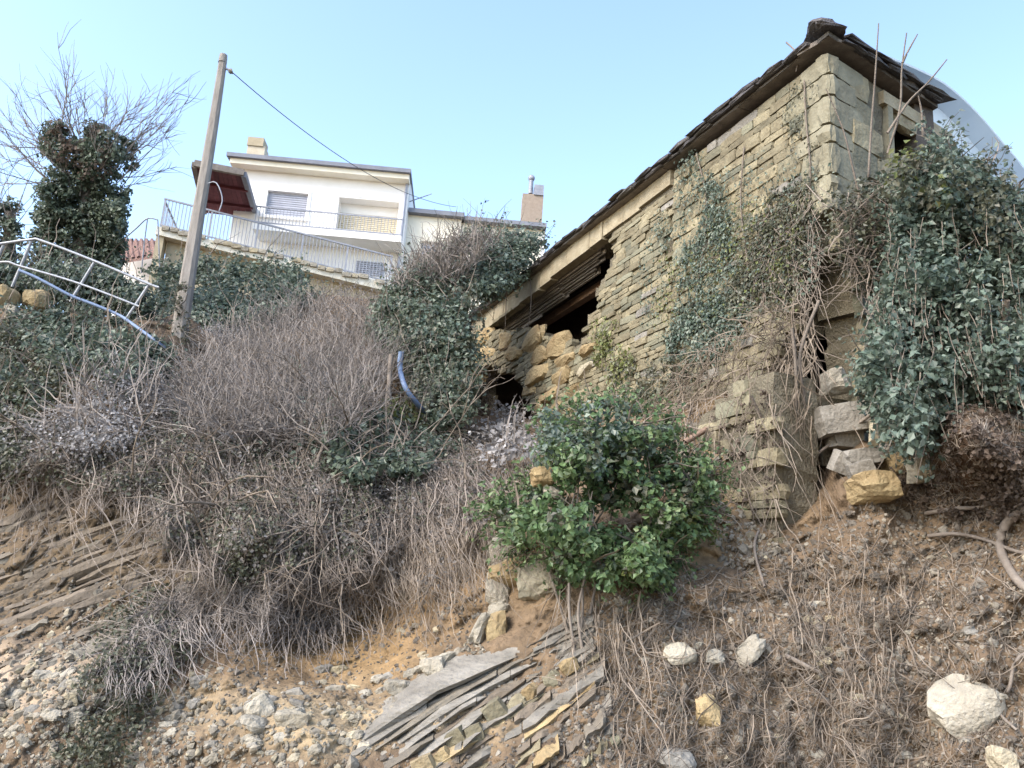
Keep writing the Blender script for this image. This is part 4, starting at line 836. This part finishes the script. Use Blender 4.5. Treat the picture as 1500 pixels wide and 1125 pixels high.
wall_ivy([(960, 330), (1040, 260), (1120, 240), (1195, 260), (1195, 420), (1120, 480), (1000, 500), (940, 460)], 150, 14, .042, .11, 'ivyb', wi, 'spread_leaves')
wall_ivy([(980, 360), (1120, 300), (1190, 330), (1170, 440), (1040, 480), (960, 470)], 90, 12, .045, .11, 'yel', wi, 'yellowish_leaves')
wall_ivy([(870, 480), (900, 480), (930, 530), (900, 560), (870, 520)], 30, 14, .07, .1, 'yel', wi, 'yellow_leaves')
wall_ivy([(900, 540), (1000, 520), (1060, 510), (990, 600), (900, 590)], 60, 18, .06, .09, 'olive', wi, 'base_leaves')
for pts in ([(1178, 118), (1181, 180), (1187, 250), (1184, 330), (1190, 400)], [(1152, 62), (1168, 80), (1166, 105)], [(1090, 215), (1085, 300), (1095, 400), (1080, 480)], [(1020, 225), (1035, 300), (1025, 400), (1005, 480)], [(775, 400), (778, 440), (772, 490)], [(742, 430), (740, 480)]):
    pts = np.array(pts, float); s, h = WL.uv(pts[:, 0], pts[:, 1], .06); tubeobj('stem', spline(WL.pt(s, h, np.full(len(s), .06)), 18), .011, .007, 'rooto', wi, sides=5)
V, q, r = strands([(1120, 300), (1200, 260), (1210, 400), (1100, 460)], 160, (30, 120), 1.6, .6, (.06, .16), .005, K=7, wob=.3, dfun=lambda x, y: ((WL.A-C) @ WL.n)/(ray(x, y) @ WL.n)); obj('runners', V, q, 'twig', wi, rnd=r, kind='stuff')

# big ivy mass on the right
IV = lambda x, y: np.interp(y, [180, 400, 640], [8.7, 8.0, 7.35]) + np.interp(x, [1220, 1300, 1500], [.35, 0, -.25])
ipoly = [(1372, 206), (1395, 240), (1450, 268), (1510, 312), (1560, 370), (1560, 590), (1500, 580), (1440, 585), (1390, 600), (1350, 650), (1300, 620), (1275, 560), (1290, 480), (1320, 400), (1310, 330), (1300, 305), (1322, 288), (1350, 262)]
im = shrub('ivy_mass', 'huge ivy mass smothering the short wall of the stone house', ipoly, 640, IV, 1.0, .16, 48, .06, 'ivyb', sprig=220, extra=(('dark_leaves', ipoly, 300, .8, 38, .055, 'ivy'), ('olive_leaves', [(1300, 240), (1400, 210), (1500, 300), (1480, 380), (1400, 330), (1310, 300)], 120, 1.1, 30, .055, 'olive'), ('yellow_leaves', [(1300, 230), (1360, 215), (1390, 300), (1330, 300)], 12, 1.1, 14, .07, 'yel')), stems=160)
side = [(1215, 290), (1260, 265), (1310, 270), (1320, 380), (1300, 440), (1260, 420), (1225, 360)]
V, q, r = clusters(bush_c(side, 120, lambda x, y: 8.55+0*x, .5), .13, 24, .05); obj('side_leaves', V, q, 'olive', im, rnd=r, kind='stuff')
V, q, r = clusters(bush_c([(1260, 520), (1330, 480), (1350, 640), (1290, 620), (1262, 580)], 90, lambda x, y: 7.5+0*x, .4), .12, 26, .05); obj('hanging_leaves', V, q, 'ivyb', im, rnd=r, kind='stuff')
trail(im, 'trailing_leaves', [(1270, 430), (1340, 380), (1500, 420), (1520, 560), (1440, 570), (1360, 610), (1290, 560)], 260, .65, IV, .055, 'ivyb', off=(.2, 1.0))
trail(im, 'trailing_dark_leaves', [(1300, 260), (1500, 300), (1520, 540), (1300, 560)], 160, .6, IV, .055, 'ivy', off=(.4, 1.05))
V, q, r = strands(side, 240, (25, 80), 1.3, .9, (.1, .5), .006, K=7, wob=.35, dfun=lambda x, y: 8.5+0*x); obj('dry_stems', V, q, 'twig', im, rnd=r, kind='stuff')
for pts in ([(1287, 34), (1282, 110), (1276, 190), (1272, 260)], [(1328, 48), (1321, 100), (1318, 160), (1300, 225)], [(1344, 50), (1330, 75), (1322, 92)], [(1387, 87), (1360, 120), (1330, 150), (1300, 195)], [(1345, 140), (1350, 165), (1352, 200)], [(1210, 130), (1235, 190), (1250, 250), (1262, 300)]):
    tubeobj('shoot', rp(pts, 14, 8.35), .006, .015, 'rooto', im, sides=5)
tubeobj('thick_stem', spline([P(1462, 560, 7.0), P(1466, 500, 6.9), P(1472, 460, 6.85), P(1475, 440, 6.8)], 12), .03, .025, 'rooto', im); tubeobj('thick_stem', rp([(1540, 500), (1500, 508), (1472, 510)], 8, 6.85), .035, .03, 'rooto', im)

# roots where the corner of the house has fallen away
po = [(980, 540), (1060, 480), (1130, 440), (1195, 430), (1200, 540), (1140, 560), (1050, 600), (985, 640)]
WLd = lambda x, y: np.minimum(((WL.A-C) @ WL.n)/(ray(x, y) @ WL.n), sdepth(x, y))
V, q, r = strands(po, 330, (40, 130), 1.9, .7, (.06, .35), .006, K=9, wob=.22, dfun=WLd); stuffobj('bare_vine_curtain', V, q, r, 'root', 'curtain of bare brown vines at the foot of the long wall', 'vines')
po = [(1140, 450), (1200, 430), (1215, 560), (1200, 640), (1150, 640), (1145, 540)]
V, q, r = strands([(1140, 520), (1190, 540), (1200, 640), (1150, 680)], 60, (60, 200), 1.62, .2, (.1, .45), .006, K=11, wob=.16, dfun=lambda x, y: np.minimum(8.3, sdepth(x, y)+.1)); stuffobj('hanging_roots', V, q, r, 'root', 'long brown roots hanging in the dark gap under the house corner', 'roots')
for i, pts in enumerate([[(1160, 480), (1166, 540), (1165, 610), (1150, 680), (1120, 760), (1105, 800), (1120, 860)], [(1200, 440), (1172, 520), (1178, 600), (1160, 660), (1140, 720)], [(1300, 590), (1230, 640), (1180, 680), (1155, 710), (1130, 760)], [(1100, 580), (1120, 620), (1150, 660), (1185, 720)]]):
    pts = np.array(pts, float); d = np.minimum(sdepth(pts[:, 0], pts[:, 1]), 8.2)-np.linspace(.25, .08, len(pts)); tubeobj('thick_root', spline(P(pts[:, 0], pts[:, 1], d), 30), .018, .012, 'rooto', label=['longest root dangling from the dark gap down to the slope', 'root twisting out of the dark gap under the house corner', 'root crossing the gap toward the foundation stones', 'short root lying over the ruined masonry'][i], cat='root', sides=6)

# roots over the right slope
po = [(890, 900), (960, 850), (1060, 830), (1160, 800), (1300, 760), (1330, 860), (1300, 1000), (1280, 1130), (960, 1130), (900, 1040), (880, 940)]
parts = []; rr = []
for args in ((800, (20, 130), 1.7, .6, (-.01, .1), .003), (170, (60, 230), 1.7, .35, (.02, .16), .005), (160, (30, 130), .3, .8, (-.01, .07), .0035)):
    V, q, r = strands(po, *args, K=9, wob=.36); parts.append((V, q)); rr.append(r)
V, q = join(parts); stuffobj('slope_roots', V, q, np.concatenate(rr), 'root', 'net of thin exposed roots over the eroded right slope', 'roots')
po = [(1290, 720), (1360, 620), (1420, 590), (1510, 590), (1520, 760), (1400, 760)]
V, q, r = strands(po, 650, (15, 70), 2.2, 1.2, (-.02, .07), .004, K=7, wob=.5); stuffobj('mound_roots', V, q, r, 'root', 'matted brown roots over the soil mound beneath the ivy mass', 'roots')
V, q, r = clusters(bush_c(po, 170, SD(.03), .08), .09, 14, .04); obj('mound_litter', V, q, 'brown', None, rnd=r, label='dead brown leaf litter on the soil mound', cat='leaves', kind='stuff')
po = [(1290, 800), (1510, 740), (1510, 1130), (1280, 1130)]
V, q, r = strands(po, 420, (20, 110), 2.0, .7, (.0, .06), .004, K=8, wob=.35); stuffobj('fine_roots', V, q, r, 'root', 'fine scattered rootlets around the big yellow boulder', 'roots')
for i, (pts, r0) in enumerate([([(1356, 752), (1400, 745), (1440, 742), (1475, 720), (1520, 705)], .02), ([(1360, 785), (1400, 782), (1440, 790), (1490, 808), (1530, 815)], .018), ([(1530, 740), (1480, 760), (1465, 800), (1490, 850), (1530, 880)], .042), ([(1150, 960), (1180, 975), (1200, 985)], .02), ([(1530, 950), (1490, 965), (1478, 1010), (1462, 1040), (1490, 1070)], .014)]):
    pts = np.array(pts, float); tubeobj('exposed_root', spline(surf(pts[:, 0], pts[:, 1], .05), 24), r0, r0*.7, 'rooto', label=['forked pale root sticking out above the soil mound foot', 'pale root running along under the soil mound', 'thick pale root bulging from the bank beneath the soil mound', 'short flat root crossing a small hollow in the slope', 'dark thin root curling beside the big yellow boulder'][i], cat='root', sides=7)
for i, (pts, r0) in enumerate([([(475, 650), (440, 730), (400, 800), (365, 860), (338, 912)], .022), ([(340, 905), (300, 945), (260, 965), (230, 990)], .014), ([(215, 860), (170, 880), (135, 900), (105, 915)], .013), ([(250, 700), (252, 760), (258, 810)], .012), ([(385, 590), (372, 640), (345, 690), (330, 740)], .016)]):
    pts = np.array(pts, float); tubeobj('dead_branch', spline(surf(pts[:, 0], pts[:, 1], np.linspace(.75, .1, len(pts)) if i in (0, 4) else .07), 24), r0, r0*.6, 'twig' if 0 else 'rooto', label=['long straight dead branch leaning diagonally across the brambles', 'thin grey branch lying below the long diagonal one', 'broken stick lying on the layered rock outcrop', 'thin vertical stick hanging in front of the layered outcrop', 'pale stick leaning in the upper brambles'][i], cat='branch', sides=6)

# ------------------------------------------------------------------ rock: ledges, beds, boulders, scree
def ledge(parent, pts, hpx, lift, mat, name='rock_layer', n=9, thick=.3):
    pts = np.array(pts, float); t = np.linspace(0, 1, n); x = np.interp(t, np.linspace(0, 1, len(pts)), pts[:, 0]); y = np.interp(t, np.linspace(0, 1, len(pts)), pts[:, 1]) + rng.normal(0, hpx*.16, n)
    hh = hpx*(1+rng.normal(0, .22, n)); hh[0] *= .45; hh[-1] *= .45; ds = sdepth(x, y)
    k = np.ones(5)/5; ds = np.convolve(np.pad(ds, 2, 'edge'), k, 'valid'); ds = ds - lift + rng.normal(0, .012, n)
    ft = P(x, y-hh/2, ds+.02); fb = P(x, y+hh/2, ds+rng.normal(0, .01, n)); bt = ft + Fw*thick + np.array([0, 0, .02]); bb = fb + Fw*thick
    fm = P(x, y, ds-.025+rng.normal(0, .015, n))
    V = np.stack([ft, fm, fb, bb, bt], 1).reshape(-1, 3); Fq = []
    for i in range(n-1):
        for j in range(5): Fq.append([i*5+j, i*5+(j+1) % 5, (i+1)*5+(j+1) % 5, (i+1)*5+j])
    e = (n-1)*5; Fq += [[0, 4, 3, 2], [0, 2, 1, 1][:4] if 0 else [0, 4, 2, 1], [e+4, e+0, e+1, e+2], [e+2, e+3, e+4, e+4][:4] if 0 else [e+1, e+2, e+3, e+4]]
    return obj(name, V, Fq, mat, parent)
oc = thing('layered_outcrop', 'brown layered rock outcrop dipping left under the brambles', 'rock', surf(90., 900.))
def bed(parent, line, hpx, nb, lift, mats, thick=.35, name='bed_block', crack=.8):
    # one continuous bed, cracked across into blocks that share their joints
    line = np.array(line, float); sg = 6; m = nb*sg+1; t = np.linspace(0, 1, m); t = t + np.interp(t, np.linspace(0, 1, nb+1), np.concatenate([[0], rng.normal(0, .28/nb, nb-1), [0]]) if nb > 1 else [0, 0]); tt = np.linspace(0, 1, len(line)); x = np.interp(t, tt, line[:, 0]); y = np.interp(t, tt, line[:, 1])
    y = y + hpx*.10*np.cumsum(rng.normal(0, .3, m)); hh = hpx*(1+.20*rng.normal(size=m)+.25*np.sin(t*rng.uniform(4, 12)+rng.uniform(0, 6))); d0 = sdepth(x, y); kk = np.ones(9)/9; d0 = np.convolve(np.pad(d0, 4, 'edge'), kk, 'valid') - lift
    lf = np.repeat(rng.normal(0, .014, nb), sg)
    for b in range(nb):
        if rng.random() < .07: continue
        i = np.arange(b*sg, b*sg+sg+1); xx = x[i].copy(); xx[0] += crack*rng.uniform(.2, 2); xx[-1] -= crack*rng.uniform(.2, 2); dd_ = d0[i]+lf[b*sg]+rng.normal(0, .008, sg+1)
        ft = P(xx, y[i]-hh[i]/2+.4, dd_+.015); fm = P(xx, y[i]+rng.normal(0, hpx*.15, sg+1), dd_-.018+rng.normal(0, .014, sg+1)); fb = P(xx, y[i]+hh[i]/2-.4, dd_+.01); bb = fb+Fw*thick; bt = ft+Fw*thick+np.array([0, 0, .02])
        V = np.stack([ft, fm, fb, bb, bt], 1).reshape(-1, 3); Fq = [[a*5+j, a*5+(j+1) % 5, (a+1)*5+(j+1) % 5, (a+1)*5+j] for a in range(sg) for j in range(5)]; e = sg*5
        Fq += [[0, 4, 2, 1], [4, 3, 2, 2], [e+4, e, e+1, e+2], [e+4, e+2, e+3, e+3]]
        tri = []
        for a in Fq:
            tri.append(a[:3]); 
            if a[3] != a[2]: tri.append([a[0], a[2], a[3]])
        obj(name, V, tri, mats[int(rng.integers(len(mats)))], parent)
y0 = 742
while y0 < 985:
    hp = rng.uniform(7, 17); xe = np.interp(y0, [750, 800, 900, 960], [90, 250, 290, 180]); tl = .40+rng.normal(0, .012); yc = y0+hp/2+20
    bed(oc, [(-80, yc+tl*80), (xe*.4, yc-tl*xe*.4+rng.normal(0, 2)), (xe, yc-tl*xe)], hp*1.05, int(rng.integers(2, 5)), rng.uniform(-.05, .03), ('brownbed',)); y0 += hp*.98
# tilted beds at the bottom middle
sb = thing('slate_beds', 'grey slate beds slanting up toward the evergreen shrub', 'rock', surf(600., 1130.))
for k in range(9):
    o_ = k*8.5; hp = rng.uniform(8, 13)
    bed(sb, [(462+o_*1.6+rng.normal(0, 6), 1128+o_*.75), (640+o_*.9, 1012+o_*.95+rng.normal(0, 3)), (760+o_*.5, 955+o_*.9+rng.normal(0, 3)), (862+rng.normal(0, 8), 905+o_*.75)], hp, int(rng.integers(2, 4)), rng.uniform(-.05, .035), ('slate',) if k not in (2, 5, 7) else ('brownbed',), thick=.5, name='slate_bed')
def pxstone(name, x, y, wp, hp, ang, mat, kind='bld', k=None, parent=None, dep=.8, lift=.0, d=None):
    d = float(sdepth(x, y)) if d is None else d; sc = d/f; ca, sa = math.cos(ang), math.sin(ang)
    tl = rng.normal(0, .12, 2); e1 = nrm(Rt*ca + Up*sa + Fw*tl[0]); e3 = nrm(-Fw + Up*.25 + Rt*tl[1]); e3 = nrm(e3-e1*(e1 @ e3)); e2 = np.cross(e3, e1)
    return (inst(name, kind, int(rng.integers(14)) if k is None else k, mat, P(x, y, d-lift), e1*wp*sc, e2*hp*sc, e3*(wp+hp)/2*dep*sc, parent))
lb = thing('limestone_beds', 'yellow limestone beds broken into blocks at the foot of the slope', 'rock', surf(720., 1130.))
for (x0, y0, x1, y1, n, hp) in ((605, 1140, 850, 965, 9, 30),):
    for i in range(n):
        t = (i+.5)/n; x = x0+(x1-x0)*t+rng.normal(0, 3); y = y0+(y1-y0)*t+rng.normal(0, 4); L = math.hypot(x1-x0, y1-y0)/n
        pxstone('block', x, y, L*rng.uniform(.8, 1.0), hp*rng.uniform(.65, 1.2), math.atan2(y0-y1, x1-x0)+rng.normal(0, .14), 'ochre' if rng.random() < .5 else 'lime', 'blk' if rng.random() < .5 else 'bld', parent=lb, lift=rng.uniform(-.02, .04))
for k in range(10):
    o_ = k*24.0; hp = rng.uniform(9, 17)
    bed(lb, [(600+o_, 1152+rng.normal(0, 3)), (722+o_*.68, 1068+o_*.22+rng.normal(0, 4)), (868+o_*.16+rng.normal(0, 8), 962+o_*.58)], hp, int(rng.integers(2, 5)), rng.uniform(-.03, .06), (('lime', 'ochre'), ('brownbed',), ('slate', 'lime'))[k % 3], thick=.5, name='limestone_bed')

# ruined masonry under the long wall
rp_ = thing('ruined_pier', 'ruined masonry stub with clean right edge below the long wall', 'masonry', surf(1110., 830.))
PA = P(1141, 540, 7.85); RP = Plane(PA, PA+WL.u*3.0); ppoly = [(1141, 545), (1141, 800), (1134, 850), (1120, 850), (1112, 812), (1060, 812), (1040, 770), (1030, 720), (1010, 690), (1000, 640), (1040, 610), (1070, 570), (1100, 556)]
pcore = build_core(RP, 2.6, 2.4, [], 'fill', s0=.0, th=.5, inside=ppoly, parent=rp_)
pst = courses(RP, .0, 2.6, .0, 2.4, (.07, .19), (.14, .5), ppoly, []); pst = [t_ for t_ in pst if rng.random() < .70]
lay(RP, pst, pcore, ('lime', 'band'), 'stone', 300, .012)
RPd = lambda x, y: ((RP.A-C) @ RP.n)/(ray(x, y) @ RP.n)
V, q, r = strands([(1030, 600), (1141, 530), (1150, 600), (1135, 760), (1050, 740)], 90, (50, 190), 1.75, .35, (.03, .12), .005, K=9, wob=.25, dfun=RPd); obj('creeping_roots', V, q, 'root', rp_, rnd=r, kind='stuff')
V, q, r = clusters(P(*(lambda t_: (t_[:, 0], t_[:, 1], RPd(t_[:, 0], t_[:, 1])-.04))(pick([(1030, 620), (1120, 560), (1141, 640), (1120, 800), (1060, 800)], 60))), .07, 12, .035); obj('dead_leaves', V, q, 'brown', rp_, rnd=r, kind='stuff')
tubeobj('timber', [surf(1003., 648., .25), surf(1036., 628., .25)], .035, .03, 'plank', label='short broken timber stuck out beside the ruined masonry', cat='timber', sides=4)
# foundation stones hanging under the short wall
fs = [(1225, 562, 50, 38, .2, 'pale', 'pale lump of stone jutting highest beneath the dark gap'), (1216, 596, 44, 34, .1, 'pale', 'whitish angular stone jutting beside the hanging roots'), (1238, 615, 84, 40, .15, 'grey', 'broad grey white stone lying across the foundation'), (1236, 640, 44, 34, -.1, 'grey', 'grey square block under the broad foundation stone'), (1262, 670, 50, 20, .05, 'grey', 'flat grey slab wedged beneath the ivy'), (1306, 632, 64, 44, .1, 'ochre', 'ochre block showing through the hanging ivy'), (1314, 652, 56, 16, .1, 'grey', 'thin dark slab under the ochre block'), (1278, 712, 66, 44, .15, 'ochre', 'yellow boulder hanging out of the bank below the foundation'), (1322, 682, 60, 36, .2, 'ochre', 'tan boulder beside the soil mound'), (1262, 692, 36, 28, .3, 'grey', 'small grey stone above the yellow boulder'), (1352, 690, 50, 36, .3, 'pale', 'pale rounded stone at the foot of the soil mound'), (1240, 680, 30, 40, 1.2, 'grey', 'upright grey stone beside the hanging roots')]
for (x, y, wp, hp, a_, m_, lab) in fs:
    o = pxstone('foundation_stone', x, y, wp*1.05, hp*1.1, a_, m_, 'bld' if m_ != 'grey' else 'blk', lift=.14); tag(o, lab, 'stone', 'foundation stones')
for (x, y, wp, hp, a_, m_, lab) in [(1414, 1030, 92, 66, .35, 'pale', 'big yellow white boulder half buried in the right slope'), (1468, 1118, 40, 34, -.4, 'pale', 'white stone below the big yellow boulder'),
     (742, 806, 44, 62, .2, 'pale', 'pale rock topping the stacked rock pillar'), (752, 838, 66, 40, .3, 'ochre', 'ochre overhanging rock beside the evergreen shrub'), (728, 864, 30, 54, .0, 'pale', 'tall white rock in the stacked rock pillar'), (727, 892, 34, 16, .4, 'pale', 'thin wedge of rock in the stacked pillar'), (702, 926, 26, 48, -.35, 'pale', 'leaning pale rock at the foot of the pillar'), (727, 918, 26, 48, .0, 'ochre', 'upright yellow rock at the foot of the pillar'), (785, 850, 60, 46, .1, 'ochre', 'brown earth stained rock under the evergreen shrub'),
     (640, 985, 42, 36, .1, 'pale', 'squat pale stone above the slate beds'), (590, 1006, 46, 22, -.2, 'pale', 'flat pale stone at the lip of the ochre hollow'), (650, 965, 46, 18, .4, 'pale', 'slanting pale stone above the slate beds'), (996, 958, 44, 26, .05, 'pale', 'pale stone set in the root covered slope'), (1045, 962, 26, 18, -.2, 'pale', 'small white stone beside the pale stone in the roots'), (1095, 955, 50, 24, .6, 'pale', 'slanting pale stone in the root covered slope'), (1036, 1042, 30, 40, .1, 'ochre', 'yellow stone overhanging a small hollow'), (996, 1118, 56, 30, -.1, 'grey', 'blue grey slab at the foot of the root covered slope'), (286, 842, 24, 22, .1, 'pale', 'yellowish stone perched in the brambles'), (270, 868, 22, 24, .3, 'grey', 'grey round stone beneath the perched yellowish stone'), (380, 1040, 36, 30, .6, 'pale', 'angular pale stone at the left lip of the hollow'), (375, 1062, 36, 18, -.3, 'pale', 'flat pale stone below the angular one'), (430, 1052, 46, 22, .0, 'pale', 'pale stone on the scree under the hollow'), (12, 433, 26, 30, .1, 'ochre', 'ochre block at the top of the left bank'), (16, 457, 20, 20, .0, 'pale', 'white stone under the ochre block on the left bank'), (57, 440, 30, 30, .4, 'ochre', 'yellow block in the ivy below the bent railing'), (795, 697, 34, 26, .2, 'ochre', 'ochre stone behind the left edge of the evergreen shrub'), (812, 722, 26, 16, -.1, 'pale', 'white stone caught in the evergreen shrub')]:
    o = pxstone('rock', x, y, wp*1.12, hp*1.12, a_, m_, 'bld', lift=.05 if y > 500 else .4, d=(6.9 if x in (795, 812) else None)); tag(o, lab, 'rock')
# loose stones, pickable one by one
ls = 0
for po, n, sz in (([(250, 960), (420, 980), (640, 970), (640, 1040), (480, 1125), (300, 1125), (220, 1050)], 70, (12, 26)), ([(0, 960), (110, 950), (120, 1060), (0, 1100)], 34, (12, 28)), ([(930, 900), (1490, 860), (1490, 1120), (930, 1120)], 60, (9, 19)), ([(560, 900), (700, 800), (720, 940), (600, 980)], 16, (10, 18))):
    lab = {70: 'lying loose below the ochre hollow', 34: 'lying on the scree under the layered outcrop', 60: 'stuck in the root covered slope', 16: 'stuck in earth beside the stacked rock pillar'}[n]
    for x, y in pick(po, n):
        s_ = rng.uniform(*sz)*rng.uniform(.7, 1); ar = rng.uniform(.95, 1.7); mt_ = 'pale' if rng.random() < .72 else 'grey'
        o = pxstone('loose_stone', x, y, s_*ar, s_*.8, rng.uniform(-.4, .6), mt_, 'bld', lift=-.012)
        big = 'large' if s_ > sz[0]+.55*(sz[1]-sz[0]) else ('medium' if s_ > sz[0]+.15*(sz[1]-sz[0]) else 'small'); shp = 'long' if ar > 1.42 else ('oval' if ar > 1.18 else 'chunky')
        lb_ = big+' '+shp+' '+('pale cream' if mt_ == 'pale' else 'dull grey')+' stone '+lab; tag(o, lb_, 'stone', lb_)
def scree(name, po, n, sz, mat, label, cat, embed=.25):
    q = pick(po, n); d = sdepth(q[:, 0], q[:, 1]); s_ = rng.lognormal(math.log(sz), .45, n)*d/f; c = P(q[:, 0], q[:, 1], d-s_*embed*rng.uniform(-.6, 1, n))
    v, fq = BLD[3]; T8 = np.array([[1, 1, 1], [1, 1, -1], [1, -1, 1], [1, -1, -1], [-1, 1, 1], [-1, 1, -1], [-1, -1, 1], [-1, -1, -1]], float)*.42
    oct_ = np.array([[1, 0, 0], [-1, 0, 0], [0, 1, 0], [0, -1, 0], [0, 0, 1], [0, 0, -1.]])*.5; fo = np.array([[0, 2, 4], [2, 1, 4], [1, 3, 4], [3, 0, 4], [2, 0, 5], [1, 2, 5], [3, 1, 5], [0, 3, 5]])
    V = np.vstack([oct_, T8*.75]); 
    # rounded 14 point stone: octahedron plus cube corners, 24 triangles
    fo = []
    for ax, sg in ((0, 1), (0, -1), (1, 1), (1, -1), (2, 1), (2, -1)):
        ci = ax*2+(0 if sg > 0 else 1); idx = [6+i for i in range(8) if T8[i, ax]*sg > 0]; o1 = (ax+1) % 3; o2 = (ax+2) % 3
        idx.sort(key=lambda i: math.atan2(T8[i-6, o2], T8[i-6, o1])*sg)
        for m in range(4): fo.append([ci, idx[m], idx[(m+1) % 4]])
    fo = np.array(fo); jit = rng.normal(0, .09, (n, 14, 3)); ax = nrm(rng.normal(size=(n, 3))); ay = nrm(np.cross(ax, rng.normal(size=(n, 3)))); az = np.cross(ax, ay)
    vv = (V[None]+jit)*np.array([1.25, 1, .75]); vv = vv*s_[:, None, None]
    PW = c[:, None]+vv[..., :1]*ax[:, None]+vv[..., 1:2]*ay[:, None]+vv[..., 2:]*az[:, None]
    Fq = (fo[None]+(np.arange(n)*14)[:, None, None]).reshape(-1, 3); obj(name, PW.reshape(-1, 3), Fq, mat, None, rnd=np.repeat(rng.random(n), 24), label=label, cat=cat, kind='stuff')
scree('pale_scree', [(-40, 960), (100, 940), (200, 1000), (330, 1030), (560, 1030), (700, 930), (720, 980), (560, 1080), (480, 1160), (-40, 1160)], 2300, 5, 'pale_s', 'pale limestone scree over the foot of the slope', 'scree')
scree('earth_clods', [(330, 880), (720, 780), (720, 980), (560, 1040), (330, 1020)], 1500, 3.4, 'dirt_s', 'brown clods and gravel in the ochre hollow', 'gravel')
scree('right_gravel', [(860, 880), (1060, 820), (1300, 720), (1520, 640), (1540, 1160), (800, 1160)], 11000, 3.6, 'dirt_s', 'grey brown gravel bound in the eroded right slope', 'gravel')
scree('right_stones', [(900, 880), (1060, 820), (1300, 760), (1520, 740), (1540, 1160), (860, 1160)], 900, 4.5, 'pale_s', 'small pale stones strewn through the right slope', 'stones')
scree('bed_debris', [(470, 1130), (640, 1010), (860, 900), (900, 1000), (860, 1140), (470, 1150)], 700, 4, 'dirt_s', 'earthy debris caught on the slate and limestone beds', 'debris')
scree('outcrop_debris', [(-40, 740), (220, 730), (260, 860), (100, 960), (-40, 970)], 900, 3.2, 'dirt_s', 'crumbled earth on the layered outcrop', 'debris')
scree('left_gravel', [(100, 860), (300, 840), (330, 1000), (240, 1160), (60, 1160), (60, 960)], 1500, 4.2, 'pale_s', 'tan gravel under the low weeds', 'gravel')
scree('pier_rubble', [(1000, 620), (1140, 570), (1140, 820), (1060, 830), (1000, 720)], 900, 5, 'pale_s', 'earthy rubble fill round the ruined masonry', 'rubble')
